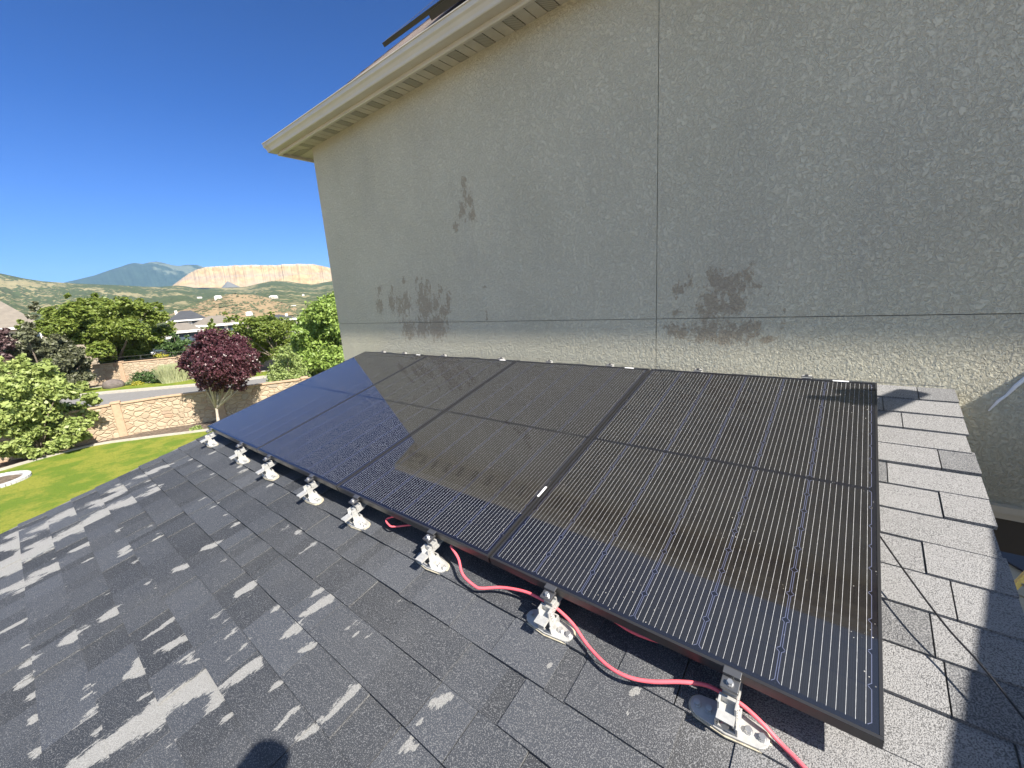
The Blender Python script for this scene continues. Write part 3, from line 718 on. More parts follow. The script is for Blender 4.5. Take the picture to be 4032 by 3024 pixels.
def stone_wall(line, h, label, spacing=3.4, off=0.0, th=.16):
    o = thing('stone_wall', label, 'wall', Matrix.Translation(tuple(line[0][:2])+(GZ,)))
    pnl, cap = MB(), MB(); L = [0]
    for i in range(len(line)-1): L.append(L[-1]+np.linalg.norm(line[i+1]-line[i]))
    for i in range(len(line)-1):
        a, c = line[i], line[i+1]; l = L[i+1]-L[i]; an = math.atan2(c[1]-a[1], c[0]-a[0])
        M = Matrix.Translation(tuple(((a+c)/2)[:2])+(GZ,)) @ Matrix.Rotation(an, 4, 'Z')
        pnl.box((0, 0, h/2), (l+.02, th, h), M); cap.box((0, 0, h+.045), (l+.04, th+.1, .09), M)
    pnl.build('panel', M_STN, o); cap.build('cap', M_CAP, o, bevel=.02)
    s = off
    while s < L[-1]:
        i = max(k for k in range(len(L)) if L[k] <= s); i = min(i, len(line)-2)
        p = line[i]+(line[i+1]-line[i])*((s-L[i])/(L[i+1]-L[i])); an = math.atan2(*(line[i+1]-line[i])[[1, 0]])
        M = Matrix.Translation((p[0], p[1], GZ)) @ Matrix.Rotation(an, 4, 'Z')
        MB().box((0, 0, (h+.06)/2), (.30, th+.16, h+.06), M).box((0, 0, h+.115), (.36, th+.22, .10), M).build('pillar', M_CAP, o, bevel=.025)
        s += spacing
    return o
# find where a pillar stands (detail pixel 665,1245)
stone_wall(wl, 1.50, 'tan river stone wall with pillars between the bark bed and the road', 3.95, 3.85+3.95*2+.0)
w2 = [np.array([-57, -18, GZ]), np.array([-45.0, 2.4, GZ]), np.array([-42.5, 6.2, GZ]), np.array([-40.9, 9.2, GZ]), np.array([-37, 17, GZ]), np.array([-30, 33, GZ])]
stone_wall(w2, 1.75, 'shaded stone wall across the road behind the clipped bushes', 4.2, 1.5)
# rail on the far wall
b = MB(); 
for i in range(len(w2)-1):
    a = w2[i]+np.array([0, 0, 1.9+.35]); c = w2[i+1]+np.array([0, 0, 1.9+.35]); b.tube([a, c], .02, 5); b.tube([a-np.array([0, 0, .3]), c-np.array([0, 0, .3])], .015, 5)
    for k in range(int(np.linalg.norm(c-a)/1.5)+1): q = a+(c-a)*k*1.5/np.linalg.norm(c-a); b.tube([q, q-np.array([0, 0, .45])], .018, 5)
setp(b.build('metal_fence', simple('dark_fence_metal', (.03, .03, .03), .5)), 'low dark metal rail on top of the stone wall across the road', 'fence')

# ------------------------------------------------------------------ plants
def mat_leaf(name, a, b_, trans=.35, rough=.45):
    t = NT(name); r = t.attr('rnd')
    col = t.ramp(r, [(.0, a), (1.0, b_)]); t.col(col); t.rough(rough); t.b.inputs['Specular IOR Level'].default_value = .35
    tr = t.n('ShaderNodeBsdfTranslucent'); bright = t.mix(.5, col, c4(*b_)); t.set(tr.inputs[0], bright)
    mx = t.n('ShaderNodeMixShader'); mx.inputs[0].default_value = trans
    t.t.links.new(t.b.outputs[0], mx.inputs[1]); t.t.links.new(tr.outputs[0], mx.inputs[2]); t.t.links.new(mx.outputs[0], t.out.inputs[0]); return t.m
M_BARK = simple('bark', (.16, .13, .10), .9, 0, 8, .3); M_BARKP = simple('pale_bark', (.42, .36, .31), .85, 0, 8, .2)
M_L_LOC = mat_leaf('locust_leaf', (.11, .17, .03), (.26, .31, .07), .42)
M_L_OLV = mat_leaf('bronze_green_leaf', (.055, .060, .035), (.15, .16, .085), .2)
M_L_NEAR = mat_leaf('pale_green_leaf', (.14, .20, .045), (.38, .44, .15), .3)
M_L_PLUM = mat_leaf('plum_leaf', (.036, .013, .018), (.12, .045, .055), .15, .35)
M_L_CH = mat_leaf('bright_tree_leaf', (.12, .20, .03), (.32, .42, .11), .35)
M_L_SHR = mat_leaf('shrub_leaf', (.14, .20, .05), (.33, .40, .14), .3)
M_L_DK = mat_leaf('dark_green_leaf', (.035, .075, .022), (.10, .16, .05), .2)
M_L_YEL = mat_leaf('yellow_green_leaf', (.22, .26, .03), (.50, .42, .05), .3)
M_L_REED = mat_leaf('pale_reed', (.30, .33, .17), (.45, .46, .28), .3)
def leafcloud(rng, cl, n, size, flat=.55, shell=.55, horiz=.0, sub=9, subr=.34):
    """cl: (x,y,z,rx,ry,rz). leaves gather in small sprays scattered through each clump"""
    cl = np.array(cl, float); vol = cl[:, 3]*cl[:, 4]*cl[:, 5]; pr = vol**.75; pr /= pr.sum()
    ns = max(4, n//sub); ci = rng.choice(len(cl), ns, p=pr)
    d = rng.normal(size=(ns, 3)); d /= np.linalg.norm(d, axis=1)[:, None]
    r = rng.random(ns)**(1/3); r = shell*(1-(1-r)*.45)+(1-shell)*r
    r *= 1+.16*rng.normal(size=ns)
    SPc = cl[ci, :3]+d*r[:, None]*cl[ci, 3:6]
    k = np.repeat(np.arange(ns), sub); N = len(k)
    rad = cl[ci, 3:6].mean(axis=1)[k]*subr
    P = SPc[k]+rng.normal(size=(N, 3))*rad[:, None]*np.array([.5, .5, .22 if horiz else .42])
    nrm = rng.normal(size=(N, 3)); nrm[:, 2] = np.abs(nrm[:, 2])+horiz; nrm += d[k]*.7; nrm /= np.linalg.norm(nrm, axis=1)[:, None]
    a = np.cross(nrm, rng.normal(size=(N, 3))); a /= np.linalg.norm(a, axis=1)[:, None]; b_ = np.cross(nrm, a)
    s = size*(.6+.8*rng.random(N))[:, None]
    V = np.stack([P-a*s, P+b_*s*flat-a*s*.1, P+a*s, P-b_*s*flat-a*s*.1], axis=1)
    rnd = np.clip(.5*rng.random(N)+.5*rng.random(ns)[k]+.0, 0, 1)
    return V.reshape(-1, 3), rnd
def tree(name, label, cat, base, clumps, n, size, mat, bark=M_BARK, tr=.12, fork=.35, seed=1, trunk=True, group=None, horiz=0, sub=9, subr=.34, flat=.55, shell=.55, limbs=14):
    rng = np.random.default_rng(seed)
    base = np.array(base, float); o = thing(name, label, cat, Matrix.Translation(tuple(base)), group)
    V, rnd = leafcloud(rng, clumps, n, size, flat, shell, horiz, sub, subr)
    fast_quads('crown', V, mat, o, {'rnd': rnd})
    if trunk:
        cl = np.array(clumps, float); cen = np.average(cl[:, :3], axis=0, weights=cl[:, 3]**2)
        b = MB(); f = base+(cen-base)*fork; f[:2] = base[:2]*.7+f[:2]*.3
        b.tube([base-np.array([0, 0, .05]), base+(f-base)*.5+rng.normal(size=3)*tr*.15, f, f+(cen-f)*.6], [tr, tr*.85, tr*.75, tr*.35], 8)
        for c in cl[np.argsort(-cl[:, 3])][:limbs]:
            m_ = f*.5+c[:3]*.5+rng.normal(size=3)*c[3]*.15; m_[2] -= c[3]*.1
            b.tube([f-np.array([0, 0, .02]), m_, c[:3], c[:3]+(c[:3]-f)/np.linalg.norm(c[:3]-f)*c[3]*.6], [tr*.55, tr*.32, tr*.18, tr*.04], 6)
        b.build('trunk', bark, o, True)
    return o
def clumps_px(base, lst, seed=0, depth=1.0, zs=.85):
    """(x,y,r) in detail pixels -> clumps at the range of the base"""
    rng = np.random.default_rng(seed); D = math.hypot(*(np.array(base)-CAM)[:2]); out = []
    for (x, y, r) in lst:
        dd = D+rng.uniform(-1, 1)*depth; p = far(x, y, dd); q = far(x+r, y, dd); R_ = np.linalg.norm(q-p)
        out.append((*p, R_, R_, R_*zs))
    return out
g_ = lambda x, y: ground(x, y, GZ)
# purple plum
bD = far(1290, 1132, 23.5); bD[2] = GZ
tree('plum_tree', 'round purple leaved tree with a pale trunk standing against the stone wall', 'tree', bD,
     clumps_px(bD, [(1300,790,150),(1180,740,80),(1130,800,70),(1120,760,45),(1230,650,70),(1290,630,50),(1400,700,90),(1460,770,75),(1490,830,55),(1400,860,90),(1280,900,90),(1200,860,75),(1340,720,110),(1225,610,28),(1080,820,35),(1500,740,35),(1420,930,50),(1210,925,45),(1300,950,50),(1350,600,22),(1180,655,30),(1440,655,28),(1525,800,22)], 3, 1.0),
     34000, .050, M_L_PLUM, M_BARKP, .085, .30, 11, subr=.22, limbs=16)
# bright leaved shrub tree in front of the wall, left edge
bC = g_(260, 1352); 
tree('maple_shrub', 'pale green leafy small tree at the left edge in front of the stone wall', 'tree', bC,
     clumps_px(bC, [(60,830,70),(130,800,55),(180,850,75),(260,830,60),(60,930,110),(200,960,110),(300,900,80),(350,960,80),(420,980,50),(480,930,35),(520,1000,35),(100,1060,120),(260,1080,110),(400,1090,80),(500,1080,60),(560,1020,40),(60,1180,100),(200,1190,100),(330,1190,90),(450,1170,75),(550,1110,35),(120,1280,70),(260,1270,65),(400,1250,60),(500,1230,35),(-60,1000,90),(-50,1150,100),(130,755,25),(280,790,25),(0,780,30),(500,950,25),(560,985,22),(40,1330,45),(120,1330,50),(210,1330,45),(310,1300,50),(390,1290,45),(470,1240,35),(-30,1300,60)], 5, .9),
     26000, .085, M_L_NEAR, M_BARK, .07, .18, 12, subr=.30, limbs=22, flat=.6)
# small conical pale tree right of the plum
bG = g_(1720, 1010)
tree('young_tree', 'small pale green tree right of the purple tree, half hidden by the solar panels', 'tree', bG,
     clumps_px(bG, [(1700,800,75),(1650,850,60),(1740,850,80),(1690,910,90),(1780,900,60),(1640,920,50),(1700,740,45),(1740,770,40),(1610,880,30),(1670,970,60),(1760,960,60),(1710,700,18),(1800,930,40)], 7, .8, 1.0),
     17000, .055, M_L_SHR, M_BARK, .06, .15, 13, subr=.2)
# big chestnut like tree by the house corner
bF = np.array([-22.5, 14.5, GZ])
tree('broadleaf_tree', 'tall bright green tree next to the corner of the stucco house', 'tree', bF,
     clumps_px(bF, [(1960,440,60),(1920,490,80),(1990,500,80),(1850,560,80),(1930,590,110),(2000,650,110),(1880,660,90),(1800,560,45),(1780,620,50),(1800,700,70),(1900,750,110),(2000,780,100),(1820,790,70),(1940,850,80),(1980,400,28),(1850,470,25),(1830,500,35),(1740,700,40),(1760,660,40),(1860,840,60),(2080,560,120),(2080,720,120)], 9, 2.0),
     34000, .105, M_L_CH, M_BARK, .2, .3, 14, subr=.26, shell=.7)
# locust trees
bE = np.array([-33.8, 14.0, GZ])
tree('locust_tree', 'airy green tree behind the purple tree, in front of the dark roofed house', 'tree', bE,
     clumps_px(bE, [(1400,530,30),(1350,540,25),(1450,560,35),(1500,560,45),(1600,540,40),(1540,600,60),(1440,620,55),(1640,600,60),(1380,640,50),(1600,660,60),(1700,570,50),(1500,690,65),(1690,650,60),(1580,730,60),(1660,740,50),(1340,505,18),(1610,505,20),(1440,690,60),(1740,590,35),(1540,770,40),(1720,720,40),(1560,550,50),(1480,640,60),(1620,690,60),(1550,680,60),(1650,560,45),(1420,590,40)], 15, 2.0, .85),
     34000, .085, M_L_LOC, M_BARK, .14, .3, 15, horiz=.5, subr=.30, shell=.25)
bA = g_(760, 925)-np.array([3, 0, 0])
tree('locust_tree', 'wide bright green tree across the road, tallest left of the houses', 'tree', bA,
     clumps_px(bA, [(560,470,90),(420,480,70),(300,500,60),(680,480,80),(790,480,70),(900,530,60),(960,520,45),(990,600,50),(900,620,70),(780,590,90),(640,600,100),(500,590,90),(380,580,80),(260,570,60),(200,600,45),(600,720,80),(720,700,80),(850,690,70),(560,400,25),(570,390,14),(400,400,20),(410,385,12),(930,450,25),(950,470,20),(1020,560,25),(830,430,25),(700,420,25),(480,430,35),(130,580,40),(120,550,25),(640,760,50),(830,760,50),(940,660,40),(350,530,70),(550,540,90),(720,540,90),(850,640,80),(450,650,70),(320,620,60),(680,650,90),(560,650,80),(780,740,60),(480,500,60),(620,450,60),(740,440,45),(860,470,50)], 17, 3.0, .85),
     60000, .12, M_L_LOC, M_BARK, .25, .35, 16, horiz=.5, subr=.30, shell=.25)
bB = g_(565, 952)+np.array([2, -2.3, 0])
tree('bronze_tree', 'dark bronze green tree at the left with one tall shoot on top', 'tree', bB,
     clumps_px(bB, [(200,470,28),(190,520,32),(170,580,40),(160,640,60),(260,700,80),(120,720,80),(360,680,60),(430,740,70),(340,790,90),(220,800,90),(460,830,70),(400,890,80),(520,880,40),(500,790,40),(60,740,60),(100,640,35),(210,440,16),(330,640,30),(480,920,40),(300,880,80)], 19, 1.5),
     26000, .11, M_L_OLV, M_BARK, .17, .2, 17, subr=.24)
bB2 = bB+np.array([1, -5.0, 0])
tree('bronze_tree', 'dark purplish tree cut off by the left edge of the photo', 'tree', bB2,
     clumps_px(bB2, [(10,620,40),(20,680,60),(-60,650,80),(0,780,70),(-80,780,90),(40,600,18)], 21, 1.0), 7000, .10, mat_leaf('purplish_leaf', (.05, .03, .03), (.13, .08, .08), .15), M_BARK, .12, .3, 18, subr=.26)
bH = far(1040, 700, 50); bH[2] = GZ
tree('spruce_like_tree', 'small dark green tree in front of the white walled house', 'tree', bH,
     clumps_px(bH, [(1040,660,30),(1000,700,40),(1070,690,35),(1110,670,22),(1140,680,18),(1040,730,45),(1090,720,35),(1030,630,16),(980,670,18),(1110,640,14)], 23, .8), 7000, .09, M_L_DK, M_BARK, .1, .3, 19, subr=.3)
bI = far(1250, 600, 46); bI[2] = GZ
tree('small_tree', 'green treetop poking up just behind the top of the purple tree', 'tree', bI,
     clumps_px(bI, [(1255,570,22),(1245,610,35),(1290,620,40),(1220,640,35),(1258,545,10)], 25, .6), 3500, .10, M_L_LOC, M_BARK, .1, .3, 20, subr=.3)
# low hedge trees behind the far wall
bJ = far(840, 780, 51); bJ[2] = GZ
tree('hedge_tree', 'dark green bushy tree behind the shaded stone wall across the road', 'tree', bJ,
     clumps_px(bJ, [(660,770,40),(720,760,40),(790,760,40),(850,740,35),(880,770,35),(620,790,30),(760,800,40),(930,700,25)], 27, 1.0), 9000, .11, M_L_DK, M_BARK, .12, .3, 21, subr=.3)
bY = far(950, 790, 49.5); bY[2] = GZ
tree('yellow_shrub', 'yellow and orange shrub behind the shaded stone wall across the road', 'shrub', bY,
     clumps_px(bY, [(950,760,28),(975,775,20),(940,785,18),(985,755,14)], 29, .6), 2500, .09, M_L_YEL, M_BARK, .05, .3, 22, subr=.3)
# clipped shrubs, reeds and boulder
for (x, y, r, lab, sd) in [(858, 890, 34, 'clipped round bush across the road, left of the two', 31), (955, 882, 38, 'clipped round bush across the road, right of the two', 33)]:
    bs = g_(x, y+r); rr = r*.0185; cl = [(bs[0], bs[1], bs[2]+rr*.75+.1, rr, rr, rr*.8)]
    tree('round_bush', lab+', by the shaded stone wall', 'bush', bs, cl, 3600, .05, M_L_DK, trunk=False, seed=sd, shell=.95, subr=.12, group='clipped bushes across the road')
rng = np.random.default_rng(4); bs = g_(1050, 915); N = 1500
q = rng.random(N)*2*pi; rr = np.sqrt(rng.random(N))*.95; bx = bs[0]+rr*np.cos(q)*.7; by = bs[1]+rr*np.sin(q); tilt = rng.normal(size=(N, 2))*.22; hh = 1.0+.5*rng.random(N)
V = np.stack([np.stack([bx, by, np.full(N, GZ+.1)], 1), np.stack([bx+.03, by+.03, np.full(N, GZ+.1)], 1), np.stack([bx+tilt[:, 0]+.02, by+tilt[:, 1]+.02, GZ+.1+hh], 1), np.stack([bx+tilt[:, 0], by+tilt[:, 1], GZ+.1+hh], 1)], 1).reshape(-1, 3)
o = thing('ornamental_grass', 'pale feathery ornamental grass clump across the road right of the round bushes', 'plant', Matrix.Translation((bs[0], bs[1], GZ)))
fast_quads('blades', V, M_L_REED, o, {'rnd': rng.random(N)})
def blob(name, c, r, mat, label, cat, seed, group=None, sq=(1, 1, .7)):
    import bmesh
    bm = bmesh.new(); bmesh.ops.create_icosphere(bm, subdivisions=3, radius=1); rg = np.random.default_rng(seed); K_ = rg.normal(size=(7, 3))*1.7; ph = rg.random(7)*6
    for v in bm.verts:
        s = 1+.09*sum(sin(K_[i]@np.array(v.co)*1.3+ph[i]) for i in range(7))/1.6; v.co = Vector((v.co.x*s*r*sq[0], v.co.y*s*r*sq[1], max(-.15*r, v.co.z*s*r*sq[2])))
    me = bpy.data.meshes.new(name); bm.to_mesh(me); bm.free(); me.materials.append(mat); o = bpy.data.objects.new(name, me); COL.objects.link(o); o.location = tuple(c); return setp(o, label, cat, group)
M_ROCK = simple('boulder_rock', (.12, .10, .09), .9, 0, 3, .35, .6)
c = g_(680, 950); blob('boulder', (c[0], c[1], GZ+.2), .72, M_ROCK, 'rounded grey boulder in the bed across the road', 'boulder', 1)
c = g_(1165, 835); blob('boulder', (c[0]-2, c[1], GZ+.2), .5, M_ROCK, 'small boulder in the bed across the road near the purple tree', 'boulder', 2)
# low flowers and weeds
rng = np.random.default_rng(8)
for k, (x, y, r, mt, lab) in enumerate([(780, 915, 20, M_L_DK, 'low dark groundcover plant beside the boulder across the road'), (820, 920, 16, M_L_YEL, 'low yellowish flowering plant between boulder and round bush'), (1165, 1185, 14, M_L_SHR, 'small pale weed in the bark bed near the base of the purple tree'), (925, 1120, 0, M_L_OLV, '')]):
    if not lab: continue
    bs = g_(x, y+r); rr = r*(.0185 if y < 1000 else .011)
    tree('groundcover_plant' if y < 1000 else 'weed', lab, 'plant', bs, [(bs[0], bs[1], bs[2]+rr*.6, rr*1.3, rr*1.3, rr*.7)], 500, .05, mt, trunk=False, seed=40+k, subr=.3)
# thin climber on the stone wall
bs = g_(940, 1195); cl = [(bs[0]-.28+.1*sin(k), bs[1]+.12*sin(k*1.7), GZ+.15+k*.17, .10, .12, .12) for k in range(9)]
tree('climbing_plant', 'sparse thin climbing plant in front of the middle of the stone wall', 'plant', bs, cl, 520, .035, M_L_OLV, trunk=False, seed=50, subr=.5, sub=4)
# ------------------------------------------------------------------ neighbouring houses
M_WH = simple('white_siding', (.52, .51, .49), .7, 0, 2, .05); M_RG = simple('taupe_shingle_roof', (.17, .148, .122), .9, 0, 1.5, .15); M_RD = simple('dark_slate_roof', (.05, .053, .06), .85, 0, 1.5, .15)
M_WIN = simple('window_glass_dark', (.05, .07, .09), .12); M_TRW = simple('white_trim', (.58, .57, .55), .6); M_BLD = simple('tan_siding', (.42, .38, .32), .8, 0, 2, .06)
def hip_house(name, label, xl, xr, D, ye, yr, depth, wall, roof, rid=.5, wins=(), ang=0, ov=.5, chim=None, ridge_px=None):
    """front wall between detail pixels xl..xr at range D, eaves at pixel row ye, ridge at yr"""
    a, c = far(xl, ye, D), far(xr, ye, D); ez = (a[2]+c[2])/2; w = np.linalg.norm((c-a)[:2]); an = math.atan2(*(c-a)[[1, 0]])+ang
    mid = (a+c)/2; M = Matrix.Translation((mid[0], mid[1], GZ)) @ Matrix.Rotation(an, 4, 'Z')
    o = thing(name, label, 'house', M); h = ez-GZ
    mr = far((xl+xr)/2, yr, D+depth/2); rh = mr[2]-GZ
    MB().box((0, depth/2, h/2), (w, depth, h), M).build('wall', wall, o)
    W2, d0, d1 = w/2+ov, -ov, depth+ov; in_ = min(depth/2+ov, w*.45)*rid*2 if True else 0
    in_ = min(in_, W2*.95); ym = depth/2
    vs = [(-W2, d0, h), (W2, d0, h), (W2, d1, h), (-W2, d1, h), (-W2+in_, ym, rh), (W2-in_, ym, rh)]
    vs = [tuple(M @ Vector(p)) for p in vs]
    r = MB().add(vs, [(0, 1, 5, 4), (1, 2, 5), (2, 3, 4, 5), (3, 0, 4), (3, 2, 1, 0)]).build('roof', roof, o)
    f = MB().box((0, d0-.03, h-.02), (2*W2+.06, .06, .22), M).box((-W2-.03, ym, h-.02), (.06, d1-d0, .22), M).box((W2+.03, ym, h-.02), (.06, d1-d0, .22), M).build('fascia', M_TRW, r)
    for (fx, fz, ww, wh) in wins:
        q = MB(); 
        q.box((fx*w-w/2, -.04, fz*h), (ww+.24, .07, wh+.24), M); wo = q.build('window', M_TRW, o)
        MB().box((fx*w-w/2, -.085, fz*h), (ww, .03, wh), M).build('pane', M_WIN, wo)
    for (fx, fy) in (chim or []): MB().box((fx*w-w/2, depth*fy, rh-.4), (.35, .35, 1.0), M).build('roof_vent', M_TRW, r)
    return o
hip_house('neighbour_house', 'dark roofed white house farthest back left of the purple tree', 1010, 1215, 84, 543, 487, 11, M_WH, M_RD, .5, [(.35, .82, 1.2, 1.3), (.75, .82, 1.2, 1.3)], chim=[(.2, .4)])
hip_house('neighbour_house', 'white house with a wide taupe roof behind the purple tree', 1150, 1440, 73, 572, 515, 11, M_WH, M_RG, .5, [(.1, .85, 1.3, 1.2), (.22, .85, 1.3, 1.2), (.5, .85, 1.2, 1.2), (.8, .85, 1.4, 1.2)], .05)
hip_house('neighbour_house', 'low white house front with a taupe hip roof left of the purple tree', 985, 1180, 62, 612, 560, 9, M_WH, M_RG, .5, [(.15, .82, 1.1, 1.3), (.5, .82, 1.1, 1.3), (.82, .82, 1.1, 1.3), (.3, .45, 1.6, 1.6), (.7, .45, 1.6, 1.6)], .0)
hip_house('neighbour_house', 'white porch house wing behind the wide green tree', 860, 985, 60, 655, 615, 8, M_WH, M_RG, .5, [(.3, .75, 1.4, 1.2), (.7, .75, 1.4, 1.2)], .0)
hip_house('neighbour_house', 'low dark roofed white house right of the taupe roof, behind the airy tree', 1500, 1760, 70, 545, 512, 11, M_WH, M_RD, .5, [(.3, .85, 1.4, 1.2), (.85, .85, 1.4, 1.2)], .0, chim=[(.8, .3)])
hip_house('neighbour_house', 'taupe roofed house at the left edge, its big roof rising above the bronze trees', -420, 235, 66, 602, 392, 16, M_BLD, M_RG, .5, [(.9, .85, 1.2, 1.2)], .0, chim=[(.665, .42)])
o = MB(); c = far(1060, 790, 54); 
M = Matrix.Translation((c[0], c[1], GZ)) @ Matrix.Rotation(1.35, 4, 'Z'); o = thing('garage', 'bright white walled garage just left of the purple tree', 'garage', M)
hh = far(1060, 745, 54)[2]-GZ; MB().box((0, 0, hh/2), (4.2, 4, hh), M).build('wall', M_WH, o); MB().box((0, 0, hh+.08), (4.6, 4.4, .16), M).build('roof', M_TRW, o)
MB().box((0, -2.03, 1.1), (3, .05, 2.1), M).build('garage_door', M_TRW, o)

# ------------------------------------------------------------------ hills
def hill(name, ridge, Dr, D0, zb, mat, back=.5, nr=26, rough=.02, pw=1.2, seed=0, ext=6):
    rng = np.random.default_rng(seed); xs = [p[0] for p in ridge]; ys = [p[1] for p in ridge]
    nA = 220; px = np.linspace(xs[0], xs[-1], nA); V = []
    K_ = rng.normal(size=(10,))*1; ph = rng.random((10, 2))*6.28
    fr = [3, 5, 9, 14, 23, 37, 60, 90, 130, 170]
    for i, x in enumerate(px):
        y = np.interp(x, xs, ys); d = ray(*z1(x, y)); hyp = math.hypot(d[0], d[1]); el = d[2]/hyp; dx, dy = d[0]/hyp, d[1]/hyp
        s = i/(nA-1); zr = CAM[2]+Dr*el
        edge = min(1, min(s, 1-s)*20+.0) if ext else 1
        for j in range(nr+6):
            if j <= nr: t = j/nr; r = D0+(Dr-D0)*t; h = t**pw
            else: t = (j-nr)/6; r = Dr*(1+back*t); h = (1-t)
            gul = sum(K_[k]*sin(fr[k]*s*2.6+ph[k, 0]+t*3*(1+k*.3))/(1+k*.9) for k in range(10))
            z = zb+(zr-zb)*h+(zr-zb)*rough*gul*(4*h*(1-h) if j <= nr else .3*h)
            V.append((CAM[0]+dx*r, CAM[1]+dy*r, z))
    m_ = nr+7-1; n_ = nr+6
    F = [(i*n_+j, (i+1)*n_+j, (i+1)*n_+j+1, i*n_+j+1) for i in range(nA-1) for j in range(n_-1)]
    o = MB().add(V, F).build(name, mat, None, True); return setp(o, None, None, None, 'structure')
def mat_scrub(name, tan_, green, sc, lo, hi, sc2, dark=(.05, .06, .035), patch=.55):
    t = NT(name); p = t.pos()
    p = t.mapv(p, (.38, 1, 1)); a = t.noise(p, sc, 6, .62, .3); b_ = t.noise(t.mapv(p, (1, 1, 2)), sc2, 4, .65); f = t.noise(p, sc2*5, 3, .7)
    c = t.mix(t.step(b_, .3, .7), c4(*tan_), c4(*[x*1.25 for x in tan_]))
    g = t.mix(t.step(f, .35, .65), c4(*dark), c4(*green))
    m_ = t.step(t.math('ADD', a, t.math('MULTIPLY', t.math('SUBTRACT', t.noise(p, sc*9, 3, .6), .5), patch)), lo, hi)
    t.col(t.mix(m_, c, g)); t.rough(1.0); t.b.inputs['Specular IOR Level'].default_value = 0; return t.m
M_H1 = mat_scrub('scrub_hillside', (.20, .175, .10), (.07, .092, .042), .011, .40, .46, .03, patch=.8)
M_H4 = mat_scrub('dry_knoll', (.22, .165, .10), (.06, .065, .035), .03, .62, .66, .06, patch=.9)
M_H2 = mat_scrub('blue_mountain_forest', (.10, .12, .10), (.035, .06, .055), .0012, .36, .44, .004, (.025, .045, .045))
def mat_mine():
    t = NT('mine_waste_rock'); p = t.pos(); 
    s = t.n('ShaderNodeSeparateXYZ'); t.set(s.inputs[0], p); z = s.outputs[2]
    st = t.noise(t.mapv(p, (1, 1, .12)), .028, 6, .7); b_ = t.noise(t.mapv(p, (1, 1, 1.5)), .0045, 4, .6)
    c = t.ramp(st, [(.25, (.18, .12, .065)), (.42, (.30, .20, .095)), (.6, (.40, .30, .16)), (.8, (.36, .24, .11))])
    c = t.mix(t.math('MULTIPLY', t.step(b_, .45, .62), .55), c, c4(.30, .24, .19))
    zz = t.math('ADD', z, t.math('MULTIPLY', b_, 40)); 
    ben = t.step(t.math('ABSOLUTE', t.math('SUBTRACT', zz, MINE_Z)), 12, 3)
    c = t.mix(t.math('MULTIPLY', ben, .5), c, c4(.27, .21, .17)); 
    top = t.step(z, MINE_T-26, MINE_T); c = t.mix(t.math('MULTIPLY', top, .5), c, t.mix(t.step(st, .45, .5), c4(.27, .23, .21), c4(.50, .48, .45)))
    t.col(c); t.rough(1.0); t.b.inputs['Specular IOR Level'].default_value = 0; return t.m
DM = 3300
MINE_T = far(1700, 215, DM)[2]; MINE_Z = far(1500, 270, DM-250)[2]+12
hill('mountain', [(300, 345), (380, 320), (470, 300), (560, 278), (640, 250), (720, 225), (770, 208), (800, 204), (850, 209), (890, 199), (930, 195), (970, 203), (1020, 216), (1060, 222), (1110, 214), (1170, 215), (1200, 225), (1250, 236), (1350, 222), (1420, 222), (1600, 250), (2100, 300)], 5000, 3900, 60, M_H2, .3, seed=3, rough=.03, pw=.9)
# mine terraces: three stepped faces
def mine():
    ridge = [(1020, 345), (1035, 333), (1080, 300), (1130, 265), (1175, 245), (1220, 232), (1300, 226), (1400, 222), (1500, 219), (1600, 221), (1700, 215), (1790, 212), (1870, 216), (1960, 236), (2060, 250), (2300, 290), (2600, 360)]
    xs, ys = zip(*ridge); nA = 260; V = []; prof = [(0, 0), (.30, .42), (.34, .50), (.42, .52), (.46, .53), (.66, .86), (.74, .88), (.80, .96), (.9, 1.0), (1.5, 1.0), (2.2, .2)]
    rng = np.random.default_rng(2); jag = np.convolve(rng.normal(size=nA+8), np.ones(5)/5, 'same')[4:-4]
    for i, x in enumerate(np.linspace(xs[0], xs[-1], nA)):
        y = np.interp(x, xs, ys)+rng.uniform(-1, 1)*1.2; d = ray(*z1(x, y)); hyp = math.hypot(d[0], d[1]); el = d[2]/hyp
        yb = 352; db = ray(*z1(x, yb)); zb = CAM[2]+(DM-420)*db[2]/math.hypot(db[0], db[1]); zt = CAM[2]+DM*el
        for (a, h) in prof:
            r = DM-420+420*a+jag[i]*22*(1 if 0 < a < 1 else 0); 
            V.append((CAM[0]+d[0]/hyp*r, CAM[1]+d[1]/hyp*r, zb+(zt-zb)*h if zt > zb else zb))
    n_ = len(prof); F = [(i*n_+j, (i+1)*n_+j, (i+1)*n_+j+1, i*n_+j+1) for i in range(nA-1) for j in range(n_-1)]
    setp(MB().add(V, F).build('mine_terraces', mat_mine()), None, None, None, 'structure')
mine()
hill('hills', [(-700, 190), (-300, 230), (-60, 258), (0, 265), (60, 278), (150, 297), (250, 312), (330, 318), (430, 325), (540, 330), (700, 336), (860, 345), (950, 346), (1050, 338), (1100, 342), (1200, 360), (1300, 352), (1400, 350), (1460, 345), (1540, 326), (1600, 312), (1640, 308), (1700, 312), (1780, 325), (1850, 332), (1920, 320), (1990, 308), (2200, 280), (2600, 280)], 1700, 330, GZ+1, M_H1, .4, seed=5, rough=.05, pw=1.5)
hill('knoll', [(880, 530), (1000, 512), (1040, 498), (1130, 465), (1210, 430), (1300, 400), (1350, 390), (1420, 388), (1500, 393), (1580, 408), (1640, 430), (1700, 448), (1760, 470), (1850, 500), (2000, 540)], 520, 300, GZ-1, M_H4, .25, seed=7, rough=.02, pw=1.0)
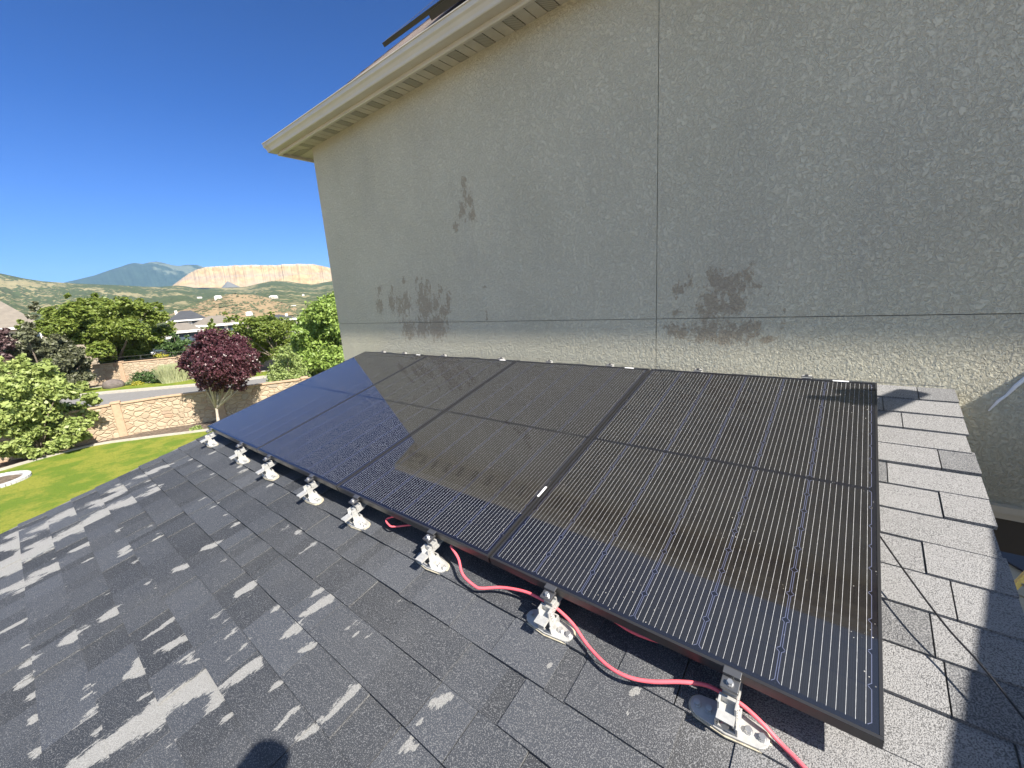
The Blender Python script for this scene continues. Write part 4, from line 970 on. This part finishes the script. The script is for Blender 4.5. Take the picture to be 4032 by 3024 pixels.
# dark spoil cone in front of the mine
c = far(1370, 335, 2650); q = far(1310, 338, 2650); rr = np.linalg.norm(c-q); tp = far(1350, 312, 2650)
b = MB(); n = 28
V = [(c[0]+rr*cos(2*pi*k/n), c[1]+rr*sin(2*pi*k/n), c[2]-14) for k in range(n)]+[(tp[0], tp[1], tp[2])]
setp(b.add(V, [(k, (k+1) % n, n) for k in range(n)]).build('spoil_heap', simple('dark_spoil', (.12, .12, .12), 1.0)), None, None, None, 'structure')
# little houses and sheds on the slopes
kk = 0
for (x, y, D, w, h, col, lab) in [(1297, 412, 480, 6, 4.5, M_WH, 'small white house on top of the dry knoll'), (1185, 404, 900, 7, 2.5, M_WH, 'tiny white house on the slope left of the dry knoll'),
      (1625, 404, 820, 13, 3.5, M_BLD, 'small tan house on the scrub slope right of the dry knoll'), (1700, 462, 560, 9, 3, M_WH, 'tiny white house at the right foot of the dry knoll'), (1745, 462, 580, 7, 3, M_BLD, 'tiny tan house at the right foot of the dry knoll'),
      (1765, 490, 500, 7, 3, M_WH, 'small white house right of the knoll beside the tall green tree'), (1480, 502, 330, 4, 2, M_WH, 'white gabled roof end just above the airy tree'), (1800, 388, 900, 4, 3, M_WH, 'tiny white speck of a house on the far right slope')]:
    c = far(x, y+6, D); an = math.atan2(*(c-CAM)[[1, 0]])-pi/2; M = Matrix.Translation(tuple(c)) @ Matrix.Rotation(an, 4, 'Z')
    o = thing('hillside_house', lab, 'house', M, 'small houses on the hillsides')
    MB().box((0, w/3, 0), (w, w*.66, h), M).build('wall', col, o); vs = [tuple(M @ Vector(p)) for p in [(-w*.55, -.4, h/2), (w*.55, -.4, h/2), (w*.55, w*.7, h/2), (-w*.55, w*.7, h/2), (-w*.3, w/3, h/2+w*.16), (w*.3, w/3, h/2+w*.16)]]
    MB().add(vs, [(0, 1, 5, 4), (1, 2, 5), (2, 3, 4, 5), (3, 0, 4)]).build('roof', M_RG if kk % 2 else M_TRW, o); kk += 1
# scrub bushes on the knoll and the slopes: uncountable
rng = np.random.default_rng(77); Vs = []
dg = None
kn = [o for o in COL.objects if o.name == 'knoll'][0]
kv = np.array([v.co for v in kn.data.vertices])
idx = rng.choice(len(kv), 900, p=None)
idx = [i for i in idx if math.hypot(*(kv[i]-CAM)[:2]) < 523][:520]
t_ = np.array([(0, 0, 1), (1, 0, 0), (0, 1, 0), (-1, 0, 0), (0, -1, 0), (0, 0, -.3)]); tf = [(0, 1, 2), (0, 2, 3), (0, 3, 4), (0, 4, 1)]
b = MB()
for i in idx:
    p = kv[i]+np.array([*rng.uniform(-3, 3, 2), 0]); s = rng.uniform(.8, 2.4)
    for k in range(3):
        q = p+rng.normal(size=3)*s*.5; q[2] = p[2]+abs(q[2]-p[2])*.3; a = rng.random()*3; rm = np.array([[cos(a), -sin(a), 0], [sin(a), cos(a), 0], [0, 0, 1]])
        b.add(q+(t_*rng.uniform(.6, 1.1, (6, 3))*s*.7) @ rm.T, tf)
setp(b.build('scrub_bushes', simple('scrub_green', (.07, .08, .04), 1.0)), 'dark green scrub dotted over the dry knoll', 'scrub', None, 'stuff')

# ------------------------------------------------------------------ right hand side: wing, patio, ladder
wing = thing('roof_wing', 'lower wing of the stucco house right of the pale shingles, shading them', 'house wing', Matrix.Translation((6.2, -1, GZ)))
b = MB(); b.box((8.1, -.55, -1.95), (3.6, 4.9, 4.6)); b.build('wing_wall', M_ST2, wing)
def cast(p, X=5.93): t = (X-p[0])/SUN[0]; return np.array(p)+SUN*t
ed = [cast(wallhit(3773, 1613, WY)), cast(pxn(3916, 2214, -HN)), cast(pxn(3850, 2480, -HN)), cast(pxn(3728, 3024, -HN))]
e0 = ed[0]; e3 = ed[3]; pl = [(5.93, 1.93, e0[2]+.02)]+[tuple(e) for e in ed[1:3]]+[tuple(e3), tuple(e3+(e3-ed[1])*2.5)]
b = MB(); V = []
for x, y, z in pl: V += [(x, y, z), (x, y, z-.14), (10.2, y, z+1.3), (10.2, y, z+1.16)]
F = []
for i in range(len(pl)-1): o4 = 4*i; F += [(o4, o4+4, o4+6, o4+2), (o4+1, o4+3, o4+7, o4+5), (o4, o4+1, o4+5, o4+4)]
F += [(0, 2, 3, 1), tuple(len(V)-k for k in (4, 3, 1, 2))]
b.add(V, F).build('wing_roof', M_BR, wing)
b = MB(); cs = lambda x, y, n: cast(pxn(x, y, n), 5.99)  # unseen bent tube, shaped so its cast shadow falls where traced
b.tube([cs(3600, 1540, -HN), cs(3550, 1560, -HN), cs(3490, 1588, -HN), cs(3455, 1578, 0), cs(3380, 1574, 0), cs(3290, 1568, 0), cs(3190, 1562, 0)], [.05, .05, .05, .055, .05, .028, .018], 10)
b.tube([cs(3455, 1542, 0), cs(3380, 1541, 0), cs(3305, 1541, 0)], [.03, .032, .024], 10); b.tube([cs(3400, 1541, 0), cs(3390, 1572, 0)], .05, 10)
setp(b.build('shadow_caster', simple('caster_metal', (.4, .4, .4), .4, .6), None, True), 'bent tube added as shadow caster above the lower wing right of the pale shingles', 'shadow caster')
M_PAT = simple('patio_concrete', (.40, .40, .35), .9, 0, 1.5, .15)
setp(MB().box((9, 9, GZ-.01), (10, 16, .06)).build('patio', M_PAT), None, None, None, 'structure')
MB().box((8.5, 8.0, -.28), (7.0, 11.9, .12)).build('upper_floor', M_BRN, house)
P = lambda u, v, z=GZ+.03: CAM+ray(u, v)*((z-CAM[2])/ray(u, v)[2])
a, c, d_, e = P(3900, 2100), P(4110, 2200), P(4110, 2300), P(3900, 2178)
setp(MB().prism([(p[0], p[1]) for p in (a, c, d_, e)], GZ+.025, GZ+.06).build('shadow_band', simple('shadow_band_navy', (.02, .025, .05), .6)), 'dark blue strip painting a shadow band on the patio below the right rake', 'shadow_band')  # dark sheet that paints the shadow band on the patio
a, c = P(3945, 2040), P(3932, 2125); setp(MB().tube([(*a[:2], GZ+.02), (*c[:2], GZ+.02)], .035, 6).build('control_joint', simple('joint_black', (.02, .02, .02), .6)), 'dark control joint line across the shaded patio', 'slab_joint')  # dark tube standing for the control joint of the slab
a, c = P(3960, 2346, -3.2), P(4060, 2242, -3.2); t = (c-a)/np.linalg.norm(c-a); n_ = np.array([t[1], -t[0], 0]); n_ /= np.linalg.norm(n_)
lad = thing('ladder', 'yellow fibreglass ladder lying low beyond the right rake of the roof', 'ladder', Matrix.Translation(tuple(a)))
M_Y = simple('yellow_fibreglass', (.62, .42, .03), .5)
for s_ in (0, .42): MB().tube([a+n_*s_, c+n_*s_+t*1.5], .04, 4).build('rail', M_Y, lad)
for k in range(8): MB().tube([a+t*(.15+.3*k), a+t*(.15+.3*k)+n_*.42], .016, 6).build('rung', M_AL, lad)
for s_ in (.0, .42): MB().tube([a+n_*s_, (*(a+n_*s_)[:2], GZ)], .03, 4).build('leg', M_Y, lad)
# ------------------------------------------------------------------ the photographer (behind the lens, only the head's shadow is in the picture)
def person():
    hd = CAM+SUN*.30+np.array([.015, -.08, -.065])+CR*.05+CD*.02; feet_z = None
    fl = lambda x, y: y*tan(SL)-HN/cos(SL)
    j = {}; pel = np.array([hd[0]+.10, hd[1]-.22, hd[2]-.78])
    out = pel-hd
    V = [pel, pel*.5+(hd+[0, -.06, -.22])*.5, hd+[.03, -.10, -.24], hd+[.01, -.04, -.12], hd+[0, 0, .0], hd+[0, 0, .085]]
    Rr = [.14, .135, .11, .052, .082, .060]; E = [(0, 1), (1, 2), (2, 3), (3, 4), (4, 5)]
    side = np.array([.62, .78, 0]); side /= np.linalg.norm(side)                 # the person faces the camera direction
    fwd = CF.copy(); fwd[2] = 0; fwd /= np.linalg.norm(fwd); side = np.array([fwd[1], -fwd[0], 0])
    def add(p, r, par): V.append(np.array(p)); Rr.append(r); E.append((par, len(V)-1)); return len(V)-1
    hands = []
    for s in (-1, 1):
        sh = add(V[2]+side*s*.19+[0, 0, .02], .058, 2)
        el = add(V[sh]+side*s*.07+fwd*.10+[0, 0, -.22], .042, sh)
        tgt = CAM-CF*.06+CR*s*.075+[0, 0, -.03]
        wr = add(tgt-fwd*.055+np.array([0, 0, -.055]), .026, el); pm = add(tgt+[0, 0, -.01], .030, wr); hands.append((pm, s))
        hp = add(pel+side*s*.10+[0, 0, -.05], .10, 0); kn = add(pel+side*s*.14+fwd*.12+[0, 0, -.46], .062, hp)
        f0 = pel+side*s*.13-fwd*.02; gz = fl(f0[0], f0[1]); an = add([f0[0], f0[1], gz+.09], .042, kn); f1 = f0+fwd*.17; add([f1[0], f1[1], fl(f1[0], f1[1])+.035], .035, an)
    def skin(name, V, E, Rr, mat, parent=None, sub=2, root=0):
        me = bpy.data.meshes.new(name); me.from_pydata([tuple(v) for v in V], E, []); me.materials.append(mat); o = bpy.data.objects.new(name, me); COL.objects.link(o)
        md = o.modifiers.new('skin', 'SKIN'); md.use_smooth_shade = True
        for i, r in enumerate(Rr): me.skin_vertices[0].data[i].radius = (r, r)
        me.skin_vertices[0].data[root].use_root = True
        sb = o.modifiers.new('sub', 'SUBSURF'); sb.levels = sub; sb.render_levels = sub
        if parent: o.parent = parent
        return o
    M_SK = simple('skin', (.50, .31, .23), .55); M_SHT = simple('work_shirt', (.10, .13, .20), .9, 0, 20, .1); M_TR = simple('work_trousers', (.12, .11, .10), .9); M_HAT = simple('cap_cloth', (.05, .05, .06), .8)
    body = skin('person', V, E, Rr, M_SK)
    setp(body, 'person in cap, blue shirt and dark trousers standing on the roof holding up a phone', 'person')
    # clothing as slightly larger skins over trunk, arms and legs
    def sub_skin(name, idx, grow, mat):
        mp = {k: i for i, k in enumerate(idx)}
        return skin(name, [V[k] for k in idx], [(mp[a], mp[b_]) for a, b_ in E if a in mp and b_ in mp], [Rr[k]+grow for k in idx], mat, body)
    sub_skin('shirt', [0, 1, 2, 6, 7, 8, 12+1-0, 14, 15][:3]+[6, 7, 8]+[13, 14, 15], .014, M_SHT)
    sub_skin('trousers', [0, 10, 11, 12, 17, 18, 19], .014, M_TR)
    # head details
    up = np.array([0, 0, 1.0]); b = MB()
    for s in (-1, 1): c = V[4]+fwd*.082+side*s*.032+up*.012; b.tube([c-fwd*.006, c+fwd*.004], [.013, .008], 10)
    b.build('eyes', simple('eye_white', (.7, .7, .7), .2), body)
    MB().tube([V[4]+fwd*.084+up*.012, V[4]+fwd*.105-up*.02, V[4]+fwd*.088-up*.026], [.008, .013, .010], 8).build('nose', M_SK, body, True)
    MB().tube([V[4]+fwd*.082-up*.05-side*.024, V[4]+fwd*.09-up*.05, V[4]+fwd*.082-up*.05+side*.024], [.003, .006, .003], 6).build('mouth', simple('lips', (.35, .13, .11), .5), body)
    for s in (-1, 1): MB().tube([V[4]+side*s*.082+up*.025, V[4]+side*s*.092+up*.005, V[4]+side*s*.082-up*.025], [.006, .012, .006], 8).build('ear', M_SK, body, True)
    hs = [(0.0, .101), (.03, .100), (.06, .09), (.085, .068), (.103, .035), (.108, .004)]
    b = MB(); b.tube([V[4]+up*(.028+h) for h, r in hs], [r for h, r in hs], 20); b.tube([V[4]+fwd*.06+up*.035, V[4]+fwd*.16+up*.028], [.075, .06], 12); b.build('cap', M_HAT, body, True)
    # hands with five fingers curled round the phone
    for pm, s in hands:
        Pm = V[pm]; 
        for k in range(4):
            r0 = Pm+CD*(-.02+.020*k)+CR*s*.012; L = [.040, .045, .042, .033][k]
            pts = [Pm*.6+r0*.4, r0+CF*.012, r0+CF*(.012+L*.35)-CR*s*L*.45, r0+CF*(.012+L*.30)-CR*s*L*.95]
            skin('finger', pts, [(0, 1), (1, 2), (2, 3)], [.0095, .0085, .008, .0065], M_SK, body, 1)
        pts = [Pm, Pm+CD*-.018-CF*.012-CR*s*.014, Pm+CD*-.030-CF*.008-CR*s*.034, Pm+CD*-.036-CF*.004-CR*s*.048]
        skin('thumb', pts, [(0, 1), (1, 2), (2, 3)], [.013, .011, .0095, .008], M_SK, body, 1)
    B = Matrix.Identity(4)
    for i in range(3): B[i][0], B[i][1], B[i][2], B[i][3] = CR[i], -CD[i], -CF[i], (CAM-CF*.056)[i]
    ph = thing('phone', 'black phone held up in both hands by the person', 'phone', B)
    MB().box((0, 0, 0), (.147, .072, .008), B).build('phone_body', simple('phone_black', (.02, .02, .02), .3), ph, bevel=.003)
    MB().box((0, 0, .0052), (.138, .064, .0012), B).build('screen', simple('phone_glass', (.01, .01, .012), .1), ph)
person()

# ------------------------------------------------------------------ air
hz = MB().box((-2500, 0, 250), (9400, 14200, 0), None)
b = MB(); b.box((-2450, 0, 300), (9500, 14400, 612)); 
t = NT('haze'); t.t.nodes.remove(t.b); pv = t.n('ShaderNodeVolumePrincipled'); pv.inputs['Density'].default_value = 0.85e-4; pv.inputs['Color'].default_value = (.42, .68, 1, 1); pv.inputs['Anisotropy'].default_value = 0.1
t.t.links.new(pv.outputs[0], t.out.inputs['Volume'])
setp(b.build('haze', t.m), None, None, None, 'stuff')
